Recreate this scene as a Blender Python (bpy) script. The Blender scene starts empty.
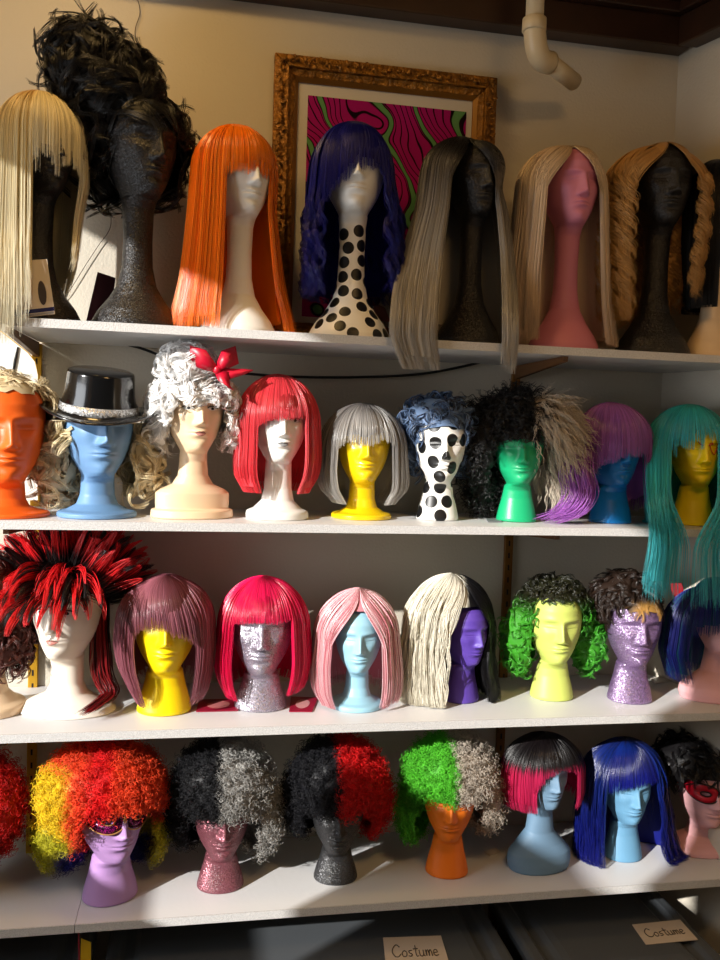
import bpy, math, random
import numpy as np
from mathutils import Matrix, Vector
C = bpy.context.scene.collection
rng = np.random.default_rng(7)
random.seed(7)
R = math.radians
# ------------------------------------------------------------------ camera
YAW, PITCH, ROLL, F = .1855, .0534, .033, 852.6
D0, D = 1.78, .3338                 # camera to shelf front, shelf depth
YC = -(D0 + D)                      # camera y (back wall is y=0)
CZ = 1.55                           # eye height
ZS = [CZ + .2067, CZ - .1937, CZ - .626, CZ - 1.0298]   # shelf tops
XR = 1.212; ZB = CZ + 1.0193       # right wall, bottom of the beam
XL = -1.25
fw = Vector((math.sin(YAW) * math.cos(PITCH), math.cos(YAW) * math.cos(PITCH), -math.sin(PITCH)))
r0 = Vector((math.cos(YAW), -math.sin(YAW), 0)); u0 = r0.cross(fw)
rt = r0 * math.cos(ROLL) + u0 * math.sin(ROLL); up = -r0 * math.sin(ROLL) + u0 * math.cos(ROLL)
cd = bpy.data.cameras.new('camera'); cam = bpy.data.objects.new('camera', cd); C.objects.link(cam)
m = Matrix((rt, up, -fw)).transposed().to_4x4(); m.translation = Vector((0, YC, CZ)); cam.matrix_world = m
cd.sensor_fit = 'VERTICAL'; cd.sensor_height = 36; cd.lens = 36 * F / 960; cd.clip_start = .05
bpy.context.scene.camera = cam
# ------------------------------------------------------------------ light
vs = bpy.context.scene.view_settings
vs.view_transform = 'Standard'; vs.look = 'None'; vs.gamma = 1; vs.exposure = 0.0; vs.use_curve_mapping = False
w = bpy.data.worlds.new('world'); bpy.context.scene.world = w; w.use_nodes = True
bg = w.node_tree.nodes['Background']; bg.inputs[0].default_value = (1, .93, .86, 1); bg.inputs[1].default_value = .047
SD = Vector((1.4, 1, -.72))
sl = bpy.data.lights.new('sun', 'SUN'); sl.energy = 6.9; sl.angle = R(.8); sl.color = (1, .965, .91)
so = bpy.data.objects.new('sun', sl); C.objects.link(so); so.rotation_euler = SD.to_track_quat('-Z', 'Y').to_euler(); so.location = (-3, -3, 4)
al = bpy.data.lights.new('ceiling_lamp_light', 'AREA'); al.shape = 'DISK'; al.size = .3; al.energy = 6.5; al.color = (1, .62, .22)
ao = bpy.data.objects.new('ceiling_lamp_light', al); C.objects.link(ao); ao.location = (-.3, -.6, ZB + .28)
a2 = bpy.data.lights.new('room_lamp_light', 'AREA'); a2.shape = 'DISK'; a2.size = .5; a2.energy = 12.5; a2.color = (1, .58, .22)
a2o = bpy.data.objects.new('room_lamp_light', a2); C.objects.link(a2o); a2o.location = (.75, -1.9, ZB + .3)

# daylight from the sky through the window in the left wall
dl = bpy.data.lights.new('window_daylight', 'AREA'); dl.shape = 'RECTANGLE'; dl.size = 1.0; dl.size_y = .8; dl.energy = 15; dl.color = (.92, .96, 1)
do = bpy.data.objects.new('window_daylight', dl); C.objects.link(do); do.location = (XL - .12, -.98, CZ - .05); do.rotation_euler = Vector((1, .15, -.1)).to_track_quat('-Z', 'Y').to_euler()

# ------------------------------------------------------------------ measuring helpers (photo pixel + real distance -> metres)
def ray(x, y):
    X, Y = x - 360, y - 480
    return fw * F + rt * X - up * Y
def at(x, y, yp):
    d = ray(x, y); t = (yp - YC) / d.y
    return Vector((d.x * t, yp, CZ + d.z * t))
def on(x, y, z):
    d = ray(x, y); t = (z - CZ) / d.z
    return Vector((d.x * t, YC + d.y * t, z))
def lin(c):
    c = [v / 255 for v in c]
    return tuple((v / 12.92 if v <= .04045 else ((v + .055) / 1.055) ** 2.4) for v in c)
# ------------------------------------------------------------------ materials
def mat(name, col=(200, 200, 200), rough=.6, metal=0, spec=.5, bump=0, bscale=200, attr=None, noise=0, nscale=20, coat=0, sss=0, bdist=.002):
    M = bpy.data.materials.new(name); M.use_nodes = True
    t = M.node_tree; n = t.nodes; b = n['Principled BSDF']
    b.inputs['Base Color'].default_value = (*lin(col), 1); b.inputs['Roughness'].default_value = rough
    b.inputs['Metallic'].default_value = metal; b.inputs['Specular IOR Level'].default_value = spec
    b.inputs['Coat Weight'].default_value = coat
    tc = n.new('ShaderNodeTexCoord')
    if attr:
        a = n.new('ShaderNodeAttribute'); a.attribute_name = attr; t.links.new(a.outputs['Color'], b.inputs['Base Color'])
    if noise:
        z = n.new('ShaderNodeTexNoise'); z.inputs['Scale'].default_value = nscale; z.inputs['Detail'].default_value = 4
        t.links.new(tc.outputs['Object'], z.inputs['Vector'])
        mx = n.new('ShaderNodeMix'); mx.data_type = 'RGBA'; mx.blend_type = 'MULTIPLY'; mx.inputs[0].default_value = 1
        cr = n.new('ShaderNodeValToRGB'); cr.color_ramp.elements[0].position = .3; cr.color_ramp.elements[1].position = .7
        v = 1 - noise; cr.color_ramp.elements[0].color = (v, v, v, 1); cr.color_ramp.elements[1].color = (1, 1, 1, 1)
        t.links.new(z.outputs[0], cr.inputs[0]); t.links.new(cr.outputs[0], mx.inputs[7])
        if attr: t.links.new(a.outputs['Color'], mx.inputs[6])
        else: mx.inputs[6].default_value = (*lin(col), 1)
        t.links.new(mx.outputs[2], b.inputs['Base Color'])
    if bump:
        z = n.new('ShaderNodeTexNoise'); z.inputs['Scale'].default_value = bscale; z.inputs['Detail'].default_value = 3
        t.links.new(tc.outputs['Object'], z.inputs['Vector'])
        u = n.new('ShaderNodeBump'); u.inputs['Strength'].default_value = bump; u.inputs['Distance'].default_value = bdist
        t.links.new(z.outputs[0], u.inputs['Height']); t.links.new(u.outputs[0], b.inputs['Normal'])
    return M
def glitter(name, c1, c2, dens=.55, scale=420):
    M = mat(name, c1, .5); t = M.node_tree; n = t.nodes; b = n['Principled BSDF']
    tc = n.new('ShaderNodeTexCoord'); v = n.new('ShaderNodeTexVoronoi'); v.inputs['Scale'].default_value = scale
    t.links.new(tc.outputs['Object'], v.inputs['Vector'])
    sp = n.new('ShaderNodeSeparateColor'); t.links.new(v.outputs['Color'], sp.inputs[0])
    th = n.new('ShaderNodeMath'); th.operation = 'GREATER_THAN'; th.inputs[1].default_value = dens; t.links.new(sp.outputs[0], th.inputs[0])
    mx = n.new('ShaderNodeMix'); mx.data_type = 'RGBA'; mx.inputs[6].default_value = (*lin(c1), 1); mx.inputs[7].default_value = (*lin(c2), 1)
    t.links.new(th.outputs[0], mx.inputs[0]); t.links.new(mx.outputs[2], b.inputs['Base Color'])
    t.links.new(th.outputs[0], b.inputs['Metallic']); b.inputs['Roughness'].default_value = .42
    sub = n.new('ShaderNodeVectorMath'); sub.operation = 'SUBTRACT'; sub.inputs[1].default_value = (.5, .5, .5); t.links.new(v.outputs['Color'], sub.inputs[0])
    sc = n.new('ShaderNodeVectorMath'); sc.operation = 'SCALE'; sc.inputs['Scale'].default_value = .8; t.links.new(sub.outputs[0], sc.inputs[0])
    ge = n.new('ShaderNodeNewGeometry'); ad = n.new('ShaderNodeVectorMath'); t.links.new(ge.outputs['Normal'], ad.inputs[0]); t.links.new(sc.outputs[0], ad.inputs[1])
    nm = n.new('ShaderNodeVectorMath'); nm.operation = 'NORMALIZE'; t.links.new(ad.outputs[0], nm.inputs[0]); t.links.new(nm.outputs[0], b.inputs['Normal'])
    return M
def dots_mat(name, base=(238, 236, 230)):
    M = mat(name, base, .4, spec=.5); t = M.node_tree; n = t.nodes; b = n['Principled BSDF']
    a = n.new('ShaderNodeAttribute'); a.attribute_name = 'dot'
    lt = n.new('ShaderNodeMath'); lt.operation = 'LESS_THAN'; lt.inputs[1].default_value = 1.0; t.links.new(a.outputs['Fac'], lt.inputs[0])
    mx = n.new('ShaderNodeMix'); mx.data_type = 'RGBA'; mx.inputs[6].default_value = (*lin(base), 1); mx.inputs[7].default_value = (*lin((14, 14, 15)), 1)
    t.links.new(lt.outputs[0], mx.inputs[0]); t.links.new(mx.outputs[2], b.inputs['Base Color'])
    return M
HAIR = mat('wig_fibre', (255, 255, 255), .36, spec=.55, attr='Col')
HAIRM = mat('matte_wig_fibre', (255, 255, 255), .55, spec=.3, attr='Col')
HAIRS = mat('shiny_wig_fibre', (255, 255, 255), .27, spec=.7, attr='Col')
# ------------------------------------------------------------------ mesh helpers
def tag(o, label=None, cat=None, group=None, kind=None):
    if label: o['label'] = label
    if cat: o['category'] = cat
    if group: o['group'] = group
    if kind: o['kind'] = kind
    return o
def link(name, me, m, parent=None):
    o = bpy.data.objects.new(name, me); C.objects.link(o)
    if m: me.materials.append(m)
    if parent: o.parent = parent; o.matrix_parent_inverse = parent.matrix_world.inverted() if parent.type != 'EMPTY' else Matrix.Translation(-parent.location)
    return o
def empty(name, loc, **k):
    o = bpy.data.objects.new(name, None); C.objects.link(o); o.location = loc; o.empty_display_size = .02
    return tag(o, **k)
def npmesh(name, V, Q, m, parent=None, col=None, smooth=True, attrs=None):
    V = np.asarray(V, np.float32); Q = np.asarray(Q, np.int32)
    me = bpy.data.meshes.new(name); k = Q.shape[1]
    me.vertices.add(len(V)); me.vertices.foreach_set('co', V.ravel())
    me.loops.add(Q.size); me.loops.foreach_set('vertex_index', Q.ravel())
    me.polygons.add(len(Q)); me.polygons.foreach_set('loop_start', np.arange(0, Q.size, k, dtype=np.int32))
    me.polygons.foreach_set('loop_total', np.full(len(Q), k, np.int32))
    if smooth: me.polygons.foreach_set('use_smooth', np.ones(len(Q), bool))
    me.update(calc_edges=True)
    if col is not None:
        a = me.color_attributes.new('Col', 'FLOAT_COLOR', 'POINT')
        c = np.ones((len(V), 4), np.float32); c[:, :3] = col; a.data.foreach_set('color', c.ravel())
    for kk, vv in (attrs or {}).items():
        a = me.attributes.new(kk, 'FLOAT', 'POINT'); a.data.foreach_set('value', np.asarray(vv, np.float32))
    return link(name, me, m, parent)
class MB:
    def __init__(s): s.v = []; s.f = []
    def add(s, v, f):
        o = len(s.v); s.v += [tuple(p) for p in v]; s.f += [tuple(i + o for i in q) for q in f]; return s
    def box(s, x0, x1, y0, y1, z0, z1):
        v = [(x, y, z) for x in (x0, x1) for y in (y0, y1) for z in (z0, z1)]
        return s.add(v, [(0, 1, 3, 2), (4, 6, 7, 5), (0, 4, 5, 1), (2, 3, 7, 6), (0, 2, 6, 4), (1, 5, 7, 3)])
    def hexa(s, v): # bottom 4, top 4
        return s.add(v, [(3, 2, 1, 0), (4, 5, 6, 7), (0, 1, 5, 4), (1, 2, 6, 5), (2, 3, 7, 6), (3, 0, 4, 7)])
    def tube(s, pts, r, n=8, cap=True):
        pts = [Vector(p) for p in pts]; rs = r if hasattr(r, '__len__') else [r] * len(pts); rings = []; ref = None
        for i, p in enumerate(pts):
            d = (pts[min(i + 1, len(pts) - 1)] - pts[max(i - 1, 0)]).normalized()
            if ref is None: ref = d.orthogonal().normalized()
            ref = (ref - d * ref.dot(d)).normalized(); q = d.cross(ref)
            rings.append([p + (ref * math.cos(2 * math.pi * k / n) + q * math.sin(2 * math.pi * k / n)) * rs[i] for k in range(n)])
        v = [p for g in rings for p in g]
        f = [(i * n + k, i * n + (k + 1) % n, (i + 1) * n + (k + 1) % n, (i + 1) * n + k) for i in range(len(pts) - 1) for k in range(n)]
        if cap: f += [tuple(range(n))[::-1], tuple((len(pts) - 1) * n + k for k in range(n))]
        return s.add(v, f)
    def lathe(s, prof, c=(0, 0, 0), n=48, sx=1, sy=1):
        v = [(c[0] + r * sx * math.cos(2 * math.pi * k / n), c[1] + r * sy * math.sin(2 * math.pi * k / n), c[2] + z) for r, z in prof for k in range(n)]
        f = [(i * n + k, i * n + (k + 1) % n, (i + 1) * n + (k + 1) % n, (i + 1) * n + k) for i in range(len(prof) - 1) for k in range(n)]
        return s.add(v, f)
    def build(s, name, m, parent=None, smooth=False, bev=0, solid=0, sub=0):
        me = bpy.data.meshes.new(name); me.from_pydata(s.v, [], s.f); me.update()
        if smooth: me.polygons.foreach_set('use_smooth', [True] * len(me.polygons))
        o = link(name, me, m, parent)
        if solid: q = o.modifiers.new('s', 'SOLIDIFY'); q.thickness = solid
        if bev: q = o.modifiers.new('b', 'BEVEL'); q.width = bev; q.segments = 3; q.limit_method = 'ANGLE'
        if sub: q = o.modifiers.new('u', 'SUBSURF'); q.levels = sub; q.render_levels = sub
        return o
# strands: P (N,S,3) -> triangular tubes
def tubes(P, rad, taper=.75, n=3):
    N, S, _ = P.shape
    T = np.gradient(P, axis=1); T /= np.linalg.norm(T, axis=2, keepdims=True) + 1e-9
    A = np.empty_like(P); a = np.cross(T[:, 0], np.where(np.abs(T[:, 0, 2:3]) > .8, np.array([1., 0, 0]), np.array([0, 0, 1.]))); a /= np.linalg.norm(a, axis=1, keepdims=True) + 1e-9
    for i in range(S):      # carry the frame along the strand so it never flips
        a = a - T[:, i] * (a * T[:, i]).sum(1, keepdims=True); a /= np.linalg.norm(a, axis=1, keepdims=True) + 1e-9; A[:, i] = a
    B = np.cross(T, A)
    t = np.linspace(0, 1, S)[None, :, None]; rr = np.asarray(rad).reshape(-1, 1, 1) * (1 - taper * t ** 3)
    rings = [P + rr * (A * math.cos(2 * math.pi * k / n) + B * math.sin(2 * math.pi * k / n)) for k in range(n)]
    V = np.stack(rings, 2).reshape(-1, 3)
    base = (np.arange(N)[:, None] * S + np.arange(S - 1)[None, :]) * n
    Q = [np.stack([base + k, base + (k + 1) % n, base + n + (k + 1) % n, base + n + k], -1).reshape(-1, 4) for k in range(n)]
    return V, np.concatenate(Q)
def colf(c, var=.22):
    """c: rgb or callable(P,t,rnd)->linear colours; returns per strand point colours"""
    def f(P, rnd):
        N, S, _ = P.shape; t = np.linspace(0, 1, S)[None, :, None] * np.ones((N, 1, 1))
        base = c(P, t, rnd) if callable(c) else np.array(lin(c)) * np.ones((N, S, 1))
        return base * (1 + var * (rnd[:, None, None] * 2 - 1) + 0 * t)
    return f
def strands(name, P, rad, col, m, parent, taper=.75):
    rnd = rng.random(len(P)); cc = col(P, rnd); V, Q = tubes(P, rad, taper)
    return npmesh(name, V, Q, m, parent, col=np.repeat(cc.reshape(-1, 3), 3, axis=0))
def L(c): return np.array(lin(c))
def grad(stops):
    """colour by strand length"""
    ts = [s[0] for s in stops]; cs = np.array([lin(s[1]) for s in stops])
    def f(P, t, rnd):
        tt = np.clip(t[..., 0] + (rnd[:, None] - .5) * .12, 0, 1)
        return np.stack([np.interp(tt, ts, cs[:, k]) for k in range(3)], -1)
    return f
# ------------------------------------------------------------------ the room
wallm = mat('cream_wall_paint', (206, 198, 182), .75, bump=.35, bscale=140, bdist=.003)
QX = on(720, 38, ZB); SPL = (QX.x - XR) / -QX.y    # the right wall splays outwards by this much per metre
woodm = mat('dark_stained_wood', (58, 34, 20), .35, noise=.5, nscale=6, bump=.1, bscale=30)
def struct(name, mb, m, **k):
    o = mb.build(name, m, **k); o['kind'] = 'structure'; return o
ZT = ZB + .45
struct('wall_back', MB().box(XL - .1, XR + .1, 0, .1, 0, ZT), wallm)
def splay(off0, off1, y1, z0, z1, y0=0):
    f = lambda o, y: XR + SPL * -y - o
    return [(f(off1, y1), y1, z0), (f(off0, y1), y1, z0), (f(off0, y0), y0, z0), (f(off1, y0), y0, z0), (f(off1, y1), y1, z1), (f(off0, y1), y1, z1), (f(off0, y0), y0, z1), (f(off1, y0), y0, z1)]
struct('wall_right', MB().hexa(splay(-.1, 0, -1.6, 0, ZT)), wallm)
struct('floor', MB().box(XL - .1, XR + 1.2, -3.8, .1, -.1, 0), mat('grey_floor', (88, 80, 72), .5, noise=.3))
struct('ceiling', MB().box(XL - .1, XR + 1.2, -3.2, .1, ZT, ZT + .1), mat('dim_ceiling', (120, 100, 78), .8))
# left wall with a window: the sun comes through it
WY0, WY1, WZ0, WZ1 = -2.06, -.45, CZ - .46, CZ + 1.03
WYS, WZS = -1.45, CZ + .06          # raised sill added to block sun from the lowest shelf's right and bins
lw = MB().box(XL - .1, XL, WY1, 0, 0, ZT).box(XL - .1, XL, -3.2, WY0, 0, ZT).box(XL - .1, XL, WYS, WY1, 0, WZ0).box(XL - .1, XL, WY0, WYS, 0, WZS).box(XL - .1, XL, WY0, WY1, WZ1, ZT)
struct('wall_left', lw, wallm)
wf_ = MB()
for a in (WY0, WY1 - .04): wf_.box(XL - .07, XL - .02, a, a + .04, WZ0, WZ1)
wf_.box(XL - .07, XL - .02, WY0, WY1, WZ1 - .04, WZ1).box(XL - .07, XL - .02, WYS, WY1, WZ0, WZ0 + .04).box(XL - .07, XL - .02, WY0, WYS, WZS, WZS + .04)  # the frame steps up over the added sun-blocking sill
struct('window_1', wf_, mat('white_window_paint', (225, 222, 215), .5))
# beams under the ceiling
bm_ = MB().box(XL, XR, -.055, 0, ZB, ZB + .075).box(XL, XR, -.075, 0, ZB + .075, ZB + .10).box(XL, XR, -.05, 0, ZB + .1, ZB + .28).box(XL, XR, -.09, 0, ZB + .28, ZB + .45)
struct('trim_1', bm_, woodm, bev=.004)
bm_ = MB().hexa(splay(0, .055, -1.6, ZB, ZB + .075, -.055)).hexa(splay(0, .075, -1.6, ZB + .075, ZB + .10, -.075)).hexa(splay(0, .05, -1.6, ZB + .1, ZB + .28, -.05)).hexa(splay(0, .09, -1.6, ZB + .28, ZB + .45, -.09))
struct('trim_2', bm_, woodm, bev=.004)
# ------------------------------------------------------------------ shelves
shm = mat('white_melamine', (216, 216, 217), .42, bump=.12, bscale=90)
edm = mat('speckled_white_edge', (214, 213, 212), .6, noise=.28, nscale=420, bump=.5, bscale=300)
TH = .0165; SEAM = on(80, 905, ZS[3]).x
SLAB = ['white shelf board at the top, below the gold picture frame', 'white shelf board under the head in the black top hat, second from the top',
        'white shelf board under the spiky red and black wig, third from the top', 'long white lowest shelf board, right of the seam']
def shelf(x0, x1, k, label):
    e = empty('shelf_board', (x0, -D / 2, ZS[k]), label=label, cat='shelf', group='white shelf boards on the wall')
    xf = x1 + (SPL * (D - .004) if x1 > 1 else 0); z0, z1 = ZS[k] - TH, ZS[k]
    MB().hexa([(x0, -D + .004, z0), (xf, -D + .004, z0), (x1, -.004, z0), (x0, -.004, z0), (x0, -D + .004, z1), (xf, -D + .004, z1), (x1, -.004, z1), (x0, -.004, z1)]).build('board', shm, e)
    MB().box(x0, xf, -D, -D + .0039, ZS[k] - TH - .0005, ZS[k] + .0005).build('edge_band', edm, e)
for k in range(3): shelf(XL + .005 if k == 2 else at(-14, 525, -D).x if k == 1 else at(8, 320, -D).x, XR - .004, k, SLAB[k])
shelf(XL + .005, SEAM - .001, 3, 'short white lowest shelf board, left of the seam below the rainbow afro wig')
shelf(SEAM, XR - .004, 3, SLAB[3])
gold_shade = mat('shaded_gold_steel', (128, 84, 26), .5, metal=.4)  # darker copy of the same gold, for the right standard out of the sun
gold = mat('sunlit_gold_steel', (206, 158, 44), .4, metal=.55, spec=.5)  # brighter copy: sunlight on the left standard is put into this colour
slotm = mat('dark_slot', (25, 15, 8), .8)
brownm = mat('brown_painted_bracket', (104, 66, 32), .5)
XS = (-.3805, .7964)
for i, xs in enumerate(XS):
    e = empty('slotted_shelf_standard', (xs, 0, CZ), label=['gold slotted metal shelf standard on the wall at far left', 'gold slotted metal shelf standard on the wall behind the frizzy black and grey wig'][i], cat='shelf standard', group='gold shelf standards')
    MB().box(xs - .011, xs + .011, -.012, 0, ZS[3] - .42, ZS[0] + .03 if i else ZS[0] - .02).build('channel', gold_shade if i else gold, e, bev=.0015)
    s = MB(); z = ZS[3] - .4
    while z < ZS[0] - .05: s.box(xs - .0022, xs + .0022, -.0125, -.0118, z, z + .014); z += .032
    s.build('slot_row', slotm, e)
    for k in range(4):
        zz = ZS[k] - TH - .0008; b = MB(); y1 = -D + .022
        b.hexa([(xs - .006, y1, zz - .012), (xs + .006, y1, zz - .012), (xs + .006, -.013, zz - .034), (xs - .006, -.013, zz - .034),
                (xs - .006, y1, zz), (xs + .006, y1, zz), (xs + .006, -.013, zz), (xs - .006, -.013, zz)])
        tag(b.build('shelf_bracket', brownm, bev=.001), '%s shelf bracket under the %s shelf board, %s' % (['brown', 'dark brown'][i], ['top', 'second', 'third', 'lowest'][k], ['on the left standard', 'on the right standard'][i]), 'bracket', 'shelf brackets')
# ------------------------------------------------------------------ mannequin heads
TOP = [(1.0, .001, .001, .001), (.99, .10, .13, .09), (.965, .19, .22, .165), (.92, .275, .305, .232), (.85, .34, .385, .292), (.75, .388, .45, .335), (.62, .402, .47, .353),
       (.50, .388, .46, .347), (.40, .378, .425, .33), (.30, .368, .37, .305), (.20, .358, .31, .265), (.11, .345, .262, .212), (.05, .322, .24, .175), (.015, .28, .235, .160)]
NECK = {  # t down the neck: (t, F, B, W) in head heights
 'foam':   [(.0, .215, .235, .19), (.12, .165, .24, .2), (.35, .17, .245, .222), (.65, .21, .26, .262), (.92, .245, .275, .29), (.985, .245, .275, .29), (1, .23, .26, .275)],
 'plinth': [(.0, .20, .225, .165), (.12, .14, .215, .168), (.45, .14, .21, .175), (.68, .19, .235, .21), (.82, .30, .33, .31), (.86, .375, .39, .385), (.90, .39, .41, .40), (.985, .39, .41, .40), (1, .38, .4, .39)],
 'long':   [(.0, .20, .22, .165), (.06, .13, .205, .155), (.3, .115, .19, .145), (.5, .12, .195, .155), (.65, .16, .22, .2), (.76, .24, .28, .29), (.86, .33, .34, .40), (.94, .38, .38, .46), (.99, .39, .39, .47), (1, .38, .38, .46)],
 'mann':   [(.0, .20, .225, .17), (.12, .14, .215, .168), (.5, .13, .21, .17), (.68, .17, .23, .22), (.80, .26, .29, .36), (.90, .36, .36, .50), (.97, .40, .39, .54), (1, .39, .38, .53)],
 'bust':   [(.0, .20, .225, .165), (.12, .14, .215, .168), (.34, .15, .215, .185), (.48, .18, .23, .25), (.56, .21, .25, .40), (.62, .23, .25, .455), (.78, .235, .25, .455), (.86, .24, .25, .45), (.875, .36, .36, .50), (.98, .37, .37, .51), (1, .36, .36, .5)],
 'slope':  [(.0, .20, .225, .165), (.15, .14, .215, .18), (.42, .14, .22, .22), (.62, .2, .27, .40), (.74, .27, .31, .50), (.86, .31, .33, .515), (.97, .32, .33, .49), (1, .31, .32, .48)],
}
G = lambda x, c, s: np.exp(-((x - c) / s) ** 2 / 2)
def head_mesh(H, neck, style, dots=0, seed=0, relief=1.0):
    rows = list(TOP); nk = neck / H
    for t, a, b, c in NECK[style]: rows.append((-.01 - t * (nk - .01), a, b, c))
    rows.append((-nk, .001, .001, .001)); rows = np.array(rows)
    # dense resample
    d = np.abs(np.diff(rows[:, 0])) + .6 * np.abs(np.diff(rows[:, 3])) + .3 * np.abs(np.diff(rows[:, 1])); s = np.concatenate([[0], np.cumsum(d)])
    n = int(s[-1] / (.0075 if not dots else .006)); u = np.linspace(0, s[-1], n)
    out = np.stack([np.interp(u, s, rows[:, k]) for k in range(4)], 1)
    ker = np.array([1, 2, 3, 2, 1.]); ker /= ker.sum()
    for _ in range(2):
        pad = np.concatenate([out[:1]] * 2 + [out] + [out[-1:]] * 2); sm = np.stack([np.convolve(pad[:, k], ker, 'valid') for k in range(4)], 1)
        keep = (out[:, 0] < -nk + .05); sm[keep] = out[keep]; sm[0] = out[0]; out = sm
    na = 160 if not dots else 220; th = np.linspace(0, 2 * np.pi, na, endpoint=False); a = th - .5 * np.sin(th)
    z = out[:, 0:1]; Fr, Bk, W = out[:, 1:2], out[:, 2:3], out[:, 3:4]
    ca, sa = np.cos(a)[None], np.sin(a)[None]
    x = W * np.sign(sa) * np.abs(sa) ** .96; y = np.where(ca > 0, Fr, Bk) * ca
    ax = np.abs(x); fr = np.clip(ca * 2.2, 0, 1) ** .7
    zz = z + 0 * x
    nh = np.interp(zz, [.315, .345, .375, .6, .64], [0, .095, .118, .018, 0])
    ns = np.interp(zz, [.33, .38, .6], [.043, .036, .030])
    dsp = nh * np.exp(-(x / ns) ** 2 / 2)
    dsp += .038 * G(ax, .05, .02) * G(zz, .352, .022)
    dsp += -.052 * G(ax, .145, .062) * G(zz, .548, .042) + .026 * G(ax, .145, .05) * G(zz, .538, .024)
    dsp += -.008 * G(ax, .145, .05) * G(zz, .519, .006)
    dsp += .014 * G(ax, .13, .085) * G(zz, .628, .024) + .016 * G(ax, .21, .06) * G(zz, .42, .06)
    dsp += -.018 * G(ax, .25, .05) * G(zz, .28, .08)
    dsp += .018 * G(x, 0, .085) * G(zz, .238, .05) + .021 * G(x, 0, .055) * G(zz, .262, .0125) + .024 * G(x, 0, .05) * G(zz, .218, .016)
    dsp += -.017 * G(x, 0, .065) * G(zz, .240, .0065) - .016 * G(x, 0, .06) * G(zz, .172, .02) + .026 * G(x, 0, .06) * G(zz, .085, .042)
    y = y + dsp * fr * relief
    V = np.stack([x, -y, zz], -1) * H; V[..., 2] += neck
    nr = len(out); idx = np.arange(nr * na).reshape(nr, na); q = np.stack([idx[:-1], np.roll(idx, -1, 1)[:-1], np.roll(idx, -1, 1)[1:], idx[1:]], -1).reshape(-1, 4)[:, ::-1]
    V = V.reshape(-1, 3)
    return V, q
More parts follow.
